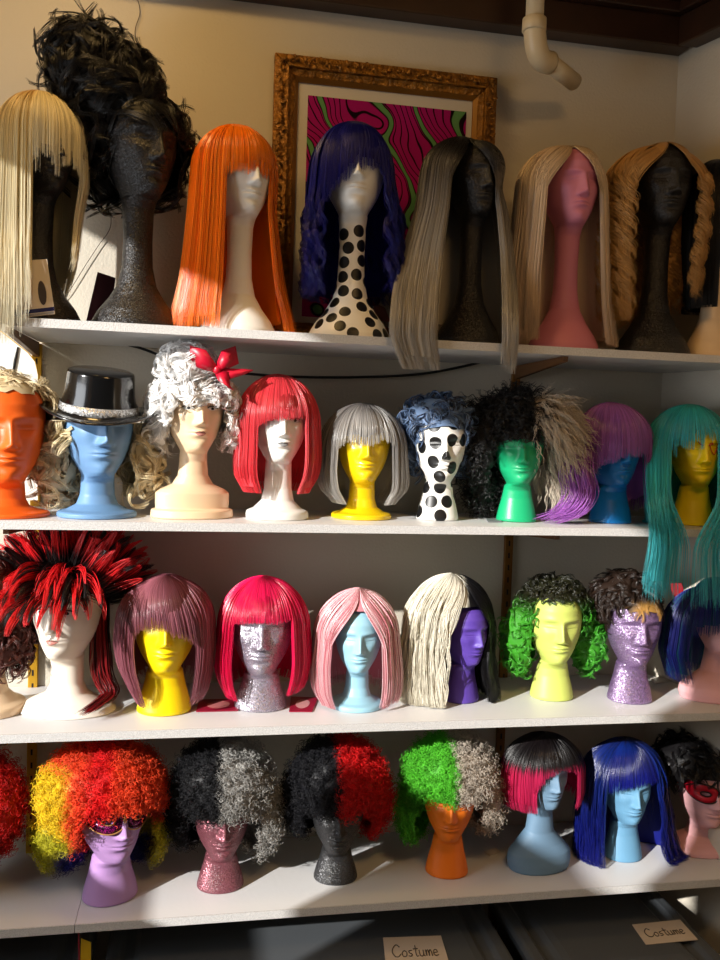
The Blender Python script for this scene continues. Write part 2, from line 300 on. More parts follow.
def head(x, ybase, k, yaw, fwp, chin, style, m, label, yc=None, dots=0, dotr=.0115, dotsp=.031, col=None, wig_cat=None, paint=None, name='mannequin', dotzmax=9, relief=1.0, base_y=None):
    """x: axis px at the base, ybase: px of base front, fwp: face width px, chin: px of the chin"""
    zs = ZS[k] + .0006
    if yc is None: yc = min(max(on(x, ybase, zs).y + .05, -D + .085), -.12)
    p = at(x, ybase, yc); axx = on(x, ybase, zs).x if base_y else p.x
    yaw = R(yaw) - math.atan2(axx, yc - YC)
    s = (yc - YC) / F * 1.02
    H = fwp * s / .705; zc = at(x, chin, yc - .3 * H).z; neck = zc - zs
    V, Q = head_mesh(H, neck, style, dots, relief=relief); nk_ = neck / H; rows = np.array([r for r in TOP] + [(-.01 - t * (nk_ - .01), a_, b_, c_) for t, a_, b_, c_ in NECK[style]])
    attrs = {}
    if dots:
        r2 = np.random.default_rng(int(x)); cand = V; cand = cand[(cand[:, 2] > .012) & (cand[:, 2] < dotzmax)]; cand = cand[r2.permutation(len(cand))]
        # relax an even spread: rows of staggered dots going up the figure
        pts = []
        cand = cand[:7000]; mind = np.full(len(cand), 9.); nxt = int(np.argmin(cand[:, 1] + 4 * cand[:, 2]))
        while True:
            pts.append(cand[nxt]); mind = np.minimum(mind, np.linalg.norm(cand - cand[nxt], axis=1)); ok_ = mind > dotsp
            if not ok_.any(): break
            nxt = int(np.argmin(np.where(ok_, mind, 9)))
        pts = np.array(pts); dd = np.full(len(V), 9.)
        for q in pts: dd = np.minimum(dd, np.linalg.norm(V - q, axis=1))
        attrs['dot'] = dd / dotr
    e = empty('tmp', (axx, yc, zs)) if paint else None
    nm = name
    faces = Q
    o = npmesh(nm if not e else 'head_form', V, faces, m, None, attrs=attrs)
    o.rotation_euler.z = yaw
    if e:
        e.name = nm; o.parent = e; e.rotation_euler.z = yaw; o.rotation_euler.z = 0; root = e; o.location = (0, 0, 0)
    else: o.location = (axx, yc, zs); root = o
    tag(root, label, 'mannequin head', 'mannequin heads on the shelves')
    h = dict(root=root, H=H, neck=neck, x=axx, yc=yc, zs=zs, yaw=yaw, k=k, zc=zc, s=s, rows=rows)
    if paint:
        Fz = lambda xx, z: -(math.sqrt(max(0, 1 - (xx / .35) ** 2)) * .39) * H
        for sx in (-1, 1):
            # almond painted eye with lashes, lying on the lid
            n = 14; cx, cz = sx * .145, .535
            def surf(px, pz, off=.004):
                i = np.argmin(np.where(V[:, 1] < 0, (V[:, 0] - px * H) ** 2 + (V[:, 2] - neck - pz * H) ** 2, 9)); return (px * H, V[i, 1] - off * H - .0003, neck + pz * H)
            ring = [surf(cx + .058 * math.cos(t), cz + .021 * math.sin(t)) for t in np.linspace(0, 2 * np.pi, n, endpoint=False)]
            b = MB().add([surf(cx, cz)] + ring, [(0, 1 + i, 1 + (i + 1) % n) for i in range(n)]); ey = b.build('eye', paint['white'], root)
            ey.matrix_parent_inverse = Matrix(); 
            ring = [surf(cx + .02 * math.cos(t), cz + .019 * math.sin(t), .008) for t in np.linspace(0, 2 * np.pi, n, endpoint=False)]
            b = MB().add([surf(cx, cz, .008)] + ring, [(0, 1 + i, 1 + (i + 1) % n) for i in range(n)]); ir = b.build('iris', paint['dark'], ey); ir.matrix_parent_inverse = Matrix()
            b = MB().tube([surf(cx + .066 * math.cos(t), cz + .004 + .026 * math.sin(t), .004) for t in np.linspace(math.pi * .05, math.pi * .95, 9)], .0065 * H, 6)
            for q in range(7):
                t = math.pi * (.1 + .8 * q / 6); p0 = surf(cx + .066 * math.cos(t), cz + .004 + .026 * math.sin(t), .004); b.tube([p0, (p0[0] * 1 + .014 * H * math.cos(t), p0[1] - .012 * H, p0[2] + .03 * H)], .002 * H, 4)
            ls = b.build('eyelashes', paint['dark'], root); ls.matrix_parent_inverse = Matrix()
            b = MB().tube([surf(sx * (.075 + .14 * t), .628 + .03 * math.sin(t * 2.4), .003) for t in np.linspace(0, 1, 8)], [.004 * H, .008 * H, .009 * H, .009 * H, .008 * H, .006 * H, .004 * H, .002 * H], 6)
            br = b.build('eyebrow', paint['brow'], root); br.matrix_parent_inverse = Matrix()
        # lips
        sel = []; me = None
        xs_ = np.linspace(-.068, .068, 13); b = MB(); vv = []
        def hz(i, up_): 
            q = abs(xs_[i]) / .068; return (.240 + (.028 * (1 - q ** 2) - (.008 * math.exp(-(xs_[i] / .014) ** 2))) if up_ else .240 - .034 * (1 - q ** 2))
        zr = [[hz(i, 1) * (1 - j / 6) + hz(i, 0) * j / 6 for i in range(13)] for j in range(7)]
        for j in range(7):
            for i in range(13): vv.append(surf(xs_[i], zr[j][i], .003))
        b.add(vv, [(j * 13 + i, j * 13 + i + 1, (j + 1) * 13 + i + 1, (j + 1) * 13 + i) for j in range(6) for i in range(12)])
        lp = b.build('lips', paint['lip'], root, smooth=True); lp.matrix_parent_inverse = Matrix()
    return h
# ------------------------------------------------------------------ wigs
_rows = np.array(TOP)
def clear(h, P, gap=.004, below=True):
    """push hair points out of the head and neck, off the walls"""
    H = h['H']; ca, sa = math.cos(h['yaw']), math.sin(h['yaw']); dx, dy = P[..., 0] - h['x'], P[..., 1] - h['yc']; lx = dx * ca + dy * sa; ly = -dx * sa + dy * ca; lz = (P[..., 2] - h['zc']) / H
    R_ = h['rows']; zz = -lz; W = np.interp(zz, -R_[:, 0], R_[:, 3]) * H + gap; Fr = np.interp(zz, -R_[:, 0], R_[:, 1]) * H + gap + .004; B = np.interp(zz, -R_[:, 0], R_[:, 2]) * H + gap
    dd = np.where(ly < 0, Fr, B); up_ = lz > .62; g = (lz - .62) / (.385 + gap / H); Wt, Ft, Bt = .353 * H + gap, .402 * H + gap + .004, .47 * H + gap
    q = np.sqrt((lx / W) ** 2 + (ly / dd) ** 2) + 1e-6; q3 = np.sqrt(np.abs(lx / Wt) ** 2.1 + np.abs(ly / np.where(ly < 0, Ft, Bt)) ** 2.1 + np.abs(g) ** 2.1) + 1e-6
    k = np.where(up_, np.where(q3 < 1, 1 / q3, 1), np.where(q < 1, 1 / q, 1)); k = np.minimum(k, 6)
    z2 = np.where(up_, h['zc'] + (.62 + (lz - .62) * k) * H, P[..., 2]); lx2, ly2 = lx * k, ly * k
    x = h['x'] + lx2 * ca - ly2 * sa; y = h['yc'] + lx2 * sa + ly2 * ca; y = np.minimum(y, -.004); x = np.minimum(x, XR + SPL * -y - .012)
    return np.stack([x, y, z2], -1)
def smoothstep(x): x = np.clip(x, 0, 1); return x * x * (3 - 2 * x)
class Prof:
    """silhouette of a hanging wig: px rows (y, xl, xr) measured at the head's distance"""
    def __init__(s, h, x, top, rows, fd=1.0, bd=1.0, cxs=None):
        yc = h['yc']; zt = at(x, top, yc).z; cx = at(x, rows[0][0], yc).x
        zz, l, r = [], [], []
        for (py, xl, xr) in rows:
            a, b = at(xl, py, yc), at(xr, py, yc); zz.append((a.z + b.z) / 2); l.append(cx - a.x); r.append(b.x - cx)
        s.cx, s.cy = cx, yc; z1 = zz[0]
        dz, dl, dr = [], [], []
        for q in np.linspace(0, math.pi / 2, 14)[:-1]: dz.append(z1 + (zt - z1) * math.cos(q)); dl.append(l[0] * math.sin(q)); dr.append(r[0] * math.sin(q))
        z = np.array(dz + zz); l = np.array(dl + l); r = np.array(dr + r)
        hw = (l + r) / 2; arc = np.concatenate([[0], np.cumsum(np.hypot(np.diff(z), np.diff(hw)))]); s.u = arc / arc[-1]; s.len = arc[-1]
        n = 160; u = np.linspace(0, 1, n); z, l, r = [np.interp(u, s.u, v) for v in (z, l, r)]
        k = np.ones(9) / 9
        def sm(v): p = np.concatenate([2 * v[0] - v[4:0:-1], v, 2 * v[-1] - v[-2:-6:-1]]); return np.convolve(p, k, 'valid')
        s.z, s.l, s.r = sm(z), sm(l), sm(r); s.l = np.abs(s.l); s.r = np.abs(s.r); s.t = u; s.udome = s.u[13]
        H = h['H']; hd = np.minimum(np.minimum(s.l, s.r) * 1.25, H * .455)
        # dome part must clear the skull
        dome = u < s.udome; ref = np.interp(s.udome, u, hd); R0 = max(ref, H * .44)
        q = np.clip((s.z - z1) / (zt - z1 + 1e-6), 0, 1); hd = np.where(dome, np.sqrt(np.clip(1 - q ** 2, 0, 1)) * R0, np.maximum(hd, min(R0, H * .42)))
        s.fd = sm(hd * fd); s.bd = sm(np.minimum(hd * bd * 1.08, abs(yc) - .012)); s.fd = np.abs(s.fd); s.bd = np.abs(s.bd); s.h = h
    def pt(s, a, u, off=1.0):
        """a, u arrays broadcastable"""
        f = lambda v: np.interp(u, s.t, v)
        w = smoothstep(.5 + .5 * np.sin(a) * 1.6); hw = f(s.l) * (1 - w) + f(s.r) * w
        c = np.cos(a); wd = smoothstep(.5 + .5 * c * 1.6); hd = f(s.bd) * (1 - wd) + f(s.fd) * wd
        return np.stack([s.cx + hw * np.sin(a) * off, s.cy - hd * c * off, f(s.z)], -1)
    def u_at(s, z): return np.interp(-z, -s.z, s.t)
def wrap(a): return (a + np.pi) % (2 * np.pi) - np.pi
def wig(h, x, top, rows, col, label, inward=0, hem=(0, 0, 0), **kw): return wig_(h, x, top, rows, col, label, hem=hem, inward=inward, **kw)
def wig_(h, x, top, rows, col, label, hem=(0, 0, 0), bang=None, wf=45, part=0, n=620, ns=26, rad=.0011, wave=(.0, 30), curl=None, m=HAIR, fd=1.0, bd=1.0, over=False,
        flick=0, jit=6, shell=True, name='wig', hemn=None, partc=0, lockw=.10, cat='wig', capcol=None, shell_off=.885, a0=None, cols=None, bn=170, bcurl=0, back_short=None, sway=0, group='wigs on mannequin heads', proot=None, inward=0):
    """hem: px y of the ends at left, right, back; bang: px y list of the fringe hem (left..right) or None for a parted wig"""
    P = Prof(h, x, top, rows, fd, bd); yc = h['yc']; col = colf(col)
    e = empty(name, (P.cx, P.cy, h['zs'] + .05), label=label, cat=cat, group=group)
    a0 = h['yaw'] if a0 is None else R(a0); wfr = R(wf)
    hz = [at(x, p, -D - .015 if (over and p > 300 and i_ < 2) else yc).z for i_, p in enumerate(hem)]
    def hemz(a):
        sa, ca = np.sin(a), np.cos(a); w = smoothstep(.5 + .5 * sa); side = hz[0] * (1 - w) + hz[1] * w
        b = np.clip(-ca, 0, 1); return side * (1 - b) + hz[2] * b
    def post(pts, a):
        # keep clear of the shelf, or hang in front of its edge
        zs = h['zs']; z = pts[..., 2]
        if over:
            f = np.cos(a)[:, None] > -.15
            tgt = -D - .012 - .01 * rng.random((len(pts), 1)); k = smoothstep((zs + .21 - z) / .19); y2 = np.minimum(pts[..., 1], pts[..., 1] * (1 - k) + tgt * k)
            pts[..., 0] = np.where(f, pts[..., 0] * (y2 - YC) / (pts[..., 1] - YC), pts[..., 0]); pts[..., 1] = np.where(f, y2, pts[..., 1]); pts[..., 2] = np.where(f, z, np.maximum(z, zs + .003))
        else: pts[..., 2] = np.maximum(z, zs + .002 + .004 * rng.random((len(pts), 1)))
        pts[..., 1] = np.minimum(pts[..., 1], -.006)
        return clear(h, pts)
    S = ns; tt = np.linspace(0, 1, S)[None, :]
    n = int(n * 2.1); bn = int(bn * 2.2); rad = rad * .66
    # ---- long hair outside the face window
    nl = max(12, int(n * lockw)) if not curl else curl[2]
    per = max(1, n // nl)
    span = 2 * np.pi - 2 * wfr * .96
    la = a0 + wfr * .96 + (np.arange(nl) + .5) / nl * span + rng.normal(0, .25 * span / nl, nl)
    a = np.repeat(la, per); N = len(a)
    off = np.repeat(rng.uniform(.96, 1.04, nl), per)
    s0 = rng.random(N) * P.udome * .12; endn = np.repeat(rng.normal(0, 1, nl), per) * .7 + rng.normal(0, .6, N)
    ue = P.u_at(hemz(a) + endn * jit * .001 - .002)
    U = s0[:, None] + (ue - s0)[:, None] * tt
    if curl:
        rr, pitch, _ = curl[:3]; ph0 = np.repeat(rng.random(nl) * 6.28, per); dph = rng.uniform(-.55, .55, N); rj = rng.uniform(.75, 1.1, N)
        A = a[:, None] + 0 * U; B = P.pt(A, U, off[:, None]); ln = (ue - s0) * P.len; amp = rr * smoothstep((tt - (curl[3] if len(curl) > 3 else .12)) / .25) * rj[:, None]
        phi = ph0[:, None] + dph[:, None] + 2 * np.pi * pitch * ln[:, None] * tt
        er = np.stack([np.sin(A), -np.cos(A), 0 * A], -1); et = np.stack([np.cos(A), np.sin(A), 0 * A], -1); ez = np.zeros_like(er); ez[..., 2] = 1
        B = B + (er * np.cos(phi)[..., None] + et * np.sin(phi)[..., None]) * amp[..., None] + et * (rng.normal(0, .0022, N))[:, None, None] + er * rng.uniform(-.001, .002, N)[:, None, None]
        pts = B
    else:
        da = rng.normal(0, .75 * span / nl, N); A = a[:, None] + da[:, None] * (.35 + .65 * tt)
        if part:  # parted at the front: hair near the window starts at the parting
            dd = wrap(A - a0); near = np.clip(1 - (np.abs(dd) - wfr) / 1.1, 0, 1); A = A - np.sign(dd) * near * wfr * .9 * (1 - smoothstep(U / (P.udome * .95)))
        if inward: dd = wrap(A - a0); zz_ = np.interp(U, P.t, P.z); A = A - np.sign(dd) * inward * np.clip((2.2 - np.abs(dd)) / 1.2, 0, 1) * rng.random((N, 1)) * smoothstep((h['zc'] - zz_) / .15)
        wv, wk = wave; ph = np.repeat(rng.random(nl) * 6.28, per)[:, None] + rng.normal(0, .25, (N, 1)); ln = ((ue - s0) * P.len)[:, None]
        # wisps near the window stay out of the face
        ofs = off[:, None] * (1 + rng.normal(0, .018, N)[:, None]) + wv / .08 * np.sin(ph + wk * ln * tt) * smoothstep(tt * 2) + flick * smoothstep((tt - .72) / .28) ** 1.5
        A = A + wv / .08 * .8 * np.cos(ph + wk * .8 * ln * tt) * smoothstep(tt * 2) + sway * np.sin(3 * U + 1)
        pts = P.pt(A, U, ofs)
    pts = post(pts, a)
    strands('hair', pts, rad * rng.uniform(.75, 1.25, N), col, m, e)
    # ---- fringe / parted front
    if bang:
        nb = bn; lb = max(8, nb // 9); q = np.linspace(-1, 1, lb) + rng.normal(0, .02, lb); q = np.repeat(q, nb // lb + 1); nb = len(q)
        a = a0 + q * wfr * 1.04 + rng.normal(0, .03, nb); bz = np.array([at(x, b, yc - .1).z for b in bang]); bz = np.interp(q, np.linspace(-1, 1, len(bang)), bz) + np.repeat(rng.normal(0, jit * .0006, lb), nb // lb) + rng.normal(0, .0016, nb)
        ue = P.u_at(bz); s0 = rng.random(nb) * P.udome * .12
        U = s0[:, None] + (ue - s0)[:, None] * tt; A = a[:, None] + (1 - tt) * partc + (wave[0] / .08 * np.sin(a * 9)[:, None]) * tt
        pts = P.pt(A, U, 1.015 + rng.normal(0, .014, nb)[:, None] - bcurl * smoothstep((tt - .6) / .4)); pts = clear(h, pts); strands('fringe', pts, rad * rng.uniform(.8, 1.2, nb), col, m, e)
    elif part:
        nb = bn; sg = np.where(rng.random(nb) < .5, -1, 1); q = rng.random(nb); a1 = a0 + sg * wfr * (1.0 + .35 * q); ue = P.u_at(hemz(a1) + rng.normal(0, jit * .001, nb))
        s0 = rng.random(nb) * P.udome * .4; U = s0[:, None] + (ue - s0)[:, None] * tt; k = smoothstep((U - s0[:, None] * .8) / (P.udome * .95))
        A = a0 + sg[:, None] * (.03 + .25 * q[:, None]) * (1 - k) + (a1 - a0)[:, None] * k + partc * (1 - k)
        wv, wk = wave; A = A + wv / .08 * np.sin(a1[:, None] * 20 + U * P.len * wk) * smoothstep(tt * 2)
        pts = post(P.pt(A, U, 1.02 + rng.normal(0, .014, nb)[:, None] + flick * smoothstep((tt - .72) / .28) ** 1.5), a1); strands('parted_front', pts, rad * rng.uniform(.8, 1.2, nb), col, m, e)
    # ---- inner cap
    if shell:
        na, nu = 96, 60; aa = np.linspace(0, 2 * np.pi, na, endpoint=False); uu = np.linspace(.0, .985, nu)
        A, U = np.meshgrid(aa, uu); G_ = P.pt(A, U, shell_off + .04); dd = np.abs(wrap(A - a0)); lim = hemz(A) + .014
        if bang: bz = np.interp(wrap(A - a0) / wfr, np.linspace(-1, 1, len(bang)), np.array([at(x, b, yc - .1).z for b in bang])) + .016
        else: bz = np.full(A.shape, h['zc'] + h['H'] * .93)
        zlim = np.where(dd < wfr * 1.12, bz, lim); 
        if over: zlim = np.maximum(zlim, np.where(np.cos(A) > -.1, lim, h['zs'] + .004))
        ok = (G_[..., 2] > zlim); Gp = post(G_.transpose(1, 0, 2).copy(), aa).transpose(1, 0, 2) if over else np.concatenate([G_[..., :2], np.maximum(G_[..., 2:], h['zs'] + .0015)], -1)
        idx = np.arange(na * nu).reshape(nu, na); q = np.stack([idx[:-1], np.roll(idx, -1, 1)[:-1], np.roll(idx, -1, 1)[1:], idx[1:]], -1)
        okq = ok[:-1] & ok[1:] & np.roll(ok, -1, 1)[:-1] & np.roll(ok, -1, 1)[1:]; q = q[okq]
        cc = col(Gp.transpose(1, 0, 2), np.full(na, .1)).transpose(1, 0, 2).reshape(-1, 3) * (1 if capcol is None else capcol)
        Gp = clear(h, Gp, .002); npmesh('wig_cap', Gp.reshape(-1, 3), q, HAIRM, e, col=cc)
    h['wig'] = e
    return e
def ico(n=4):
    import bmesh
    bm = bmesh.new(); bmesh.ops.create_icosphere(bm, subdivisions=n, radius=1); V = np.array([v.co[:] for v in bm.verts]); Fc = np.array([[v.index for v in f.verts] for f in bm.faces]); bm.free(); return V, Fc
ICO = ico(4)
def blobs_px(h, L_):
    """(x, y, rx, ry, forward m, depth ratio) -> centre, radii"""
    out = []
    for (x, y, rx, ry, fwd, dr) in L_:
        yc = h['yc'] - fwd; c = at(x, y, yc); s = (yc - YC) / F; out.append((np.array(c), np.array([rx * s, min(rx * s * dr, abs(yc) - .008), ry * s])))
    return out
def blob_points(bl, n, reject=None):
    area = np.array([b[1][0] * b[1][2] + b[1][0] * b[1][1] for b in bl]); area /= area.sum(); P, Nn = [], []
    while sum(len(p) for p in P) < n:
        i = rng.choice(len(bl), p=area); c, r = bl[i]; v = rng.normal(0, 1, (64, 3)); v /= np.linalg.norm(v, axis=1, keepdims=True); p = c + v * r; nn = v / r; nn /= np.linalg.norm(nn, axis=1, keepdims=True)
        ok = np.ones(64, bool)
        for j, (c2, r2) in enumerate(bl):
            if j != i: ok &= (((p - c2) / r2) ** 2).sum(1) > .93
        if reject is not None: ok &= ~reject(p)
        P.append(p[ok][:8]); Nn.append(nn[ok][:8])
    return np.concatenate(P)[:n], np.concatenate(Nn)[:n]
def facecut(h, brow=.72, w=.40, low=-2.0, yawoff=0):
    """True for points in front of the face opening"""
    ca, sa = math.cos(h['yaw'] + yawoff), math.sin(h['yaw'] + yawoff)
    def f(p):
        dx, dy = p[..., 0] - h['x'], p[..., 1] - h['yc']; lx = (dx * ca + dy * sa) / h['H']; ly = (-dx * sa + dy * ca) / h['H']; lz = (p[..., 2] - h['zc']) / h['H']
        return (ly < .06) & (np.abs(lx) < w) & (lz < brow) & (lz > low)
    f.brow, f.w = brow, w
    return f
def blob_shell(bl, e, col, reject, sc=.9, amp=.05, floor=None, h=None, ceil=None):
    for (c, r) in bl:
        V, Fc = ICO; k = 1 + amp * (np.sin(V[:, :1] * 9 + V[:, 1:2] * 5) * np.sin(V[:, 2:] * 8 + 1)); P = c + V * r * sc * k
        if floor is not None: P[:, 2] = np.maximum(P[:, 2], floor)
        P[:, 1] = np.minimum(P[:, 1], -.005)
        if h: P = clear(h, P, .001)
        if ceil: P[:, 2] = np.minimum(P[:, 2], ceil)
        ok = np.ones(len(Fc), bool)
        if reject is not None: bad = reject(P); ok = ~(bad[Fc].any(1))
        npmesh('wig_cap', P, Fc[ok], HAIRM, e, col=col(P[:, None, :], np.full(len(P), .1))[:, 0, :])
def curlwig(h, bl, col, label, n=260, per=5, L_=.07, r=.011, turns=1.6, rad=.0009, down=.6, m=HAIR, cut=None, out=.25, name='wig', ns=22, shell=.9, var=.2, spread=.5, jitter=1, ceil=None, frin=.11, group='wigs on mannequin heads'):
    """wavy and curly locks growing over blobs"""
    b = blobs_px(h, bl); col = colf(col, var); e = empty(name, (h['x'], h['yc'], h['zs'] + .05), label=label, cat='wig', group=group)
    p, nn = blob_points(b, n, cut); t = np.linspace(0, 1, ns)[None, :, None]
    d = rng.normal(0, 1, (n, 3)) * jitter; d[:, 2] -= down * 2; d -= nn * (d * nn).sum(1, keepdims=True); d /= np.linalg.norm(d, axis=1, keepdims=True); s = np.cross(nn, d)
    Ln = L_ * rng.uniform(.6, 1.35, (n, 1)); rr = r * rng.uniform(.6, 1.3, (n, 1)); ph = rng.random((n, 1)) * 6.28; tw = turns * rng.uniform(.7, 1.3, (n, 1)) * np.where(rng.random((n, 1)) < .5, 1, -1)
    rep = lambda v: np.repeat(v, per, axis=0)
    p, nn, d, s, Ln, rr, ph, tw = map(rep, (p, nn, d, s, Ln, rr, ph, tw)); N = len(p)
    ph = ph + rng.uniform(-spread, spread, (N, 1)); amp = rr * rng.uniform(.8, 1.1, (N, 1))
    T = t[..., 0]; phi = ph + 2 * np.pi * tw * T; g = smoothstep(T * 2.2)
    ctr = p[:, None] + d[:, None] * (Ln * (T - .35))[..., None] + nn[:, None] * (out * Ln * T ** 2 - .012 + .006 * g)[..., None]
    ctr = ctr - nn[:, None] * (.35 * Ln ** 2 * (T - .35) ** 2 / np.mean(b[0][1]))[..., None]
    q = ctr + (nn[:, None] * (np.cos(phi) * amp * g)[..., None] + s[:, None] * (np.sin(phi) * amp * g)[..., None]) + s[:, None] * (rng.normal(0, .0018, N))[:, None, None]
    q[..., 2] = np.maximum(q[..., 2], h['zs'] + .002); q[..., 1] = np.minimum(q[..., 1], -.004); q = clear(h, q, .003)
    if ceil: q[..., 2] = np.minimum(q[..., 2], ceil)
    if cut is not None and hasattr(cut, 'brow'): q = q[~facecut(h, cut.brow - frin, cut.w - .05)(q).any(1)]; N = len(q)
    strands('hair', q, rad * rng.uniform(.7, 1.3, N), col, m, e)
    if shell: blob_shell(b, e, col, cut, shell, floor=h['zs'] + .001, h=h, ceil=ceil)
    return e
def afro(h, bl, col, label, n=2600, r=.0045, ln=.03, rad=.0006, cut=None, m=HAIRM, turns=3, var=.22, group='curly afro wigs on the lowest shelf', ceil=None, front=None, floor=None, shell=.9):
    b = blobs_px(h, bl); col = colf(col, var); e = empty('afro_wig', (h['x'], h['yc'], h['zs'] + .05), label=label, cat='wig', group=group)
    p, nn = blob_points(b, n, cut); S = 15; T = np.linspace(0, 1, S)[None, :]
    d = nn + rng.normal(0, .75, (n, 3)); d /= np.linalg.norm(d, axis=1, keepdims=True); a = np.cross(d, rng.normal(0, 1, (n, 3))); a /= np.linalg.norm(a, axis=1, keepdims=True); c = np.cross(d, a)
    rr = r * rng.uniform(.6, 1.4, (n, 1)); phi = rng.random((n, 1)) * 6.28 + 2 * np.pi * turns * rng.uniform(.6, 1.2, (n, 1)) * T
    L2 = ln * rng.uniform(.5, 1.2, (n, 1)); q = p[:, None] - nn[:, None] * .012 + d[:, None] * (L2 * T)[..., None] + (a[:, None] * np.cos(phi)[..., None] + c[:, None] * np.sin(phi)[..., None]) * rr[..., None]
    zc = ceil if ceil else ZS[h['k'] - 1] - TH - .004
    q[..., 2] = np.clip(q[..., 2], h['zs'] + .002, zc); q[..., 1] = np.minimum(q[..., 1], -.004)
    q = clear(h, q, .002)
    if cut is not None: q = q[~facecut(h, cut.brow - .10, cut.w - .08)(q).any(1)]
    n = len(q); strands('hair', q, rad * rng.uniform(.8, 1.3, n), col, m, e, taper=.3)
    for i, bb in enumerate(b): b[i] = (bb[0], bb[1])
    for (cc, r_) in b:
        V, Fc = ICO; k = 1 + .04 * np.sin(V[:, :1] * 14 + V[:, 1:2] * 9) * np.sin(V[:, 2:] * 13); P = cc + V * r_ * shell * k; P[:, 2] = np.clip(P[:, 2], h['zs'] + .001, zc); P[:, 1] = np.minimum(P[:, 1], -.003); P = clear(h, P, .001)
        ok = ~(cut(P)[Fc].any(1)) if cut else np.ones(len(Fc), bool)
        npmesh('wig_cap', P, Fc[ok], HAIRM, e, col=col(P[:, None, :], np.full(len(P), .1))[:, 0, :])
    return e
def xsplit(xpx, h, cl, cr, soft=.004):
    """left and right colours split at a px column"""
    x0 = at(xpx, 600 if h['k'] == 2 else 800, h['yc']).x; a, b = L(cl), L(cr)
    def f(P, t, rnd): k = smoothstep((P[..., :1] - x0 + (rnd[:, None, None] - .5) * .02) / soft + .5); return a * (1 - k) + b * k
    return f
# materials for heads
blackg = glitter('black_glitter_foam', (21, 20, 21), (66, 62, 62), .82, 900)
silver = glitter('silver_glitter', (120, 112, 130), (205, 200, 210), .45, 850)
lavgl = glitter('lavender_glitter', (112, 84, 128), (190, 170, 205), .5, 850)
mauvegl = glitter('mauve_glitter', (112, 60, 70), (168, 112, 122), .6, 900)
darkgl = glitter('charcoal_glitter', (38, 38, 40), (96, 96, 98), .72, 900)
hm = lambda n, c, r=.55, s=.4: mat(n, c, r, spec=s, bump=.12, bscale=260)
HM = dict(white=hm('white_foam', (232, 230, 224)), pink=hm('pink_paint', (200, 122, 146)), orange=hm('orange_paint', (228, 96, 26), .4), sky=hm('pale_blue_paint', (106, 146, 188), .45),
          cream=mat('cream_plastic', (230, 202, 166), .38), yellow=hm('yellow_paint', (246, 214, 10), .4), green=hm('green_paint', (28, 168, 112), .35), blue=hm('blue_paint', (12, 104, 172), .35),
          mannw=mat('ivory_plaster', (234, 224, 210), .5, noise=.06, nscale=9), icy=hm('ice_blue_paint', (150, 196, 216), .45), purple=hm('purple_paint', (88, 62, 160), .45), lime=hm('lime_paint', (194, 206, 104), .45),
          blush=hm('blush_paint', (232, 176, 180)), lilac=hm('lilac_paint', (172, 134, 188), .4), tang=hm('tangerine_paint', (238, 120, 24), .45), slate=hm('slate_blue_paint', (104, 134, 160)), mist=hm('light_blue_paint', (98, 148, 182)),
          gold=mat('glossy_gold_yellow', (232, 196, 14), .3))
DOT = dots_mat('white_with_black_dots')
ink = mat('black_ink', (18, 14, 14), .5); eyew = mat('eye_white', (225, 222, 215), .3); lipg = mat('silver_grey_lip', (140, 140, 140), .3); lipp = mat('dusty_rose_lip', (178, 120, 110), .4); browm = mat('soft_brown_ink', (96, 74, 62), .6)
# ================================================================== top shelf
y0 = -D + .135; yf = -D + .115
BK = (14, 12, 12)
h = head(38, 322, 0, 28, 60, 190, 'long', blackg, 'black glittery long-necked head under the long pale blonde wig at far left', yc=yf)
wig(h, 40, 93, [(142, -4, 86), (180, -6, 86), (215, -8, 80), (260, -10, 76), (300, -12, 66), (350, -16, 52)], grad([(0, (170, 122, 62)), (.12, (196, 172, 122)), (.3, (214, 200, 160)), (1, (222, 214, 188))]),
    'very long straight pale blonde wig with straggly ends at far left of the top shelf', hem=(352, 255, 300), bang=[160, 150, 158, 150, 168], wf=38, n=900, over=True, jit=24, bn=150, ns=34, rad=.0010)
h = head(137, 326, 0, 28, 64, 193, 'long', blackg, 'black glittery long-necked head under the towering black curled updo wig', yc=y0)
curlwig(h, [(150, 152, 40, 50, -.035, .9), (125, 130, 48, 52, -.03, .8), (108, 92, 50, 46, -.01, .8), (88, 62, 38, 34, 0, .8), (104, 165, 20, 40, -.05, .8)], BK, 'towering black curled beehive wig leaning to the left on the top shelf',
        n=560, per=12, L_=.13, r=.014, turns=.9, rad=.0008, jitter=.8, cut=facecut(h, .70, .36), down=.0, m=HAIR, out=.06)
h = head(238, 330, 0, 24, 56, 213, 'long', HM['white'], 'white long-necked foam head under the long orange wig', yc=y0)
wig(h, 236, 126, [(172, 193, 275), (210, 190, 273), (250, 186, 277), (300, 180, 283), (332, 178, 286)], (252, 132, 22), 'long straight bright orange wig with a blunt fringe beside the picture frame', hem=(331, 331, 331), bang=[172, 168, 166, 166, 168], wf=37, n=900, jit=7, flick=.12, rad=.0011, m=HAIRS)
h = head(349, 338, 0, 5, 61, 210, 'long', DOT, 'white long-necked head with black polka dots on its neck, under the long dark blue wig', yc=y0, dots=1, dotzmax=.255, dotsp=.0325, dotr=.0134)
wig(h, 353, 123, [(178, 310, 392), (215, 306, 399), (260, 305, 401), (300, 304, 400)], (12, 16, 116), 'long dark blue wig with ringlet ends in front of the poster', hem=(306, 290, 300), bang=[206, 184, 166, 163, 168], wf=43, n=620, curl=(.011, 14, 60, .42), jit=8, bn=170, rad=.0011)
h = head(468, 343, 0, 27, 52, 213, 'long', blackg, 'black glittery long-necked head under the long silver wig with black roots', yc=yf)
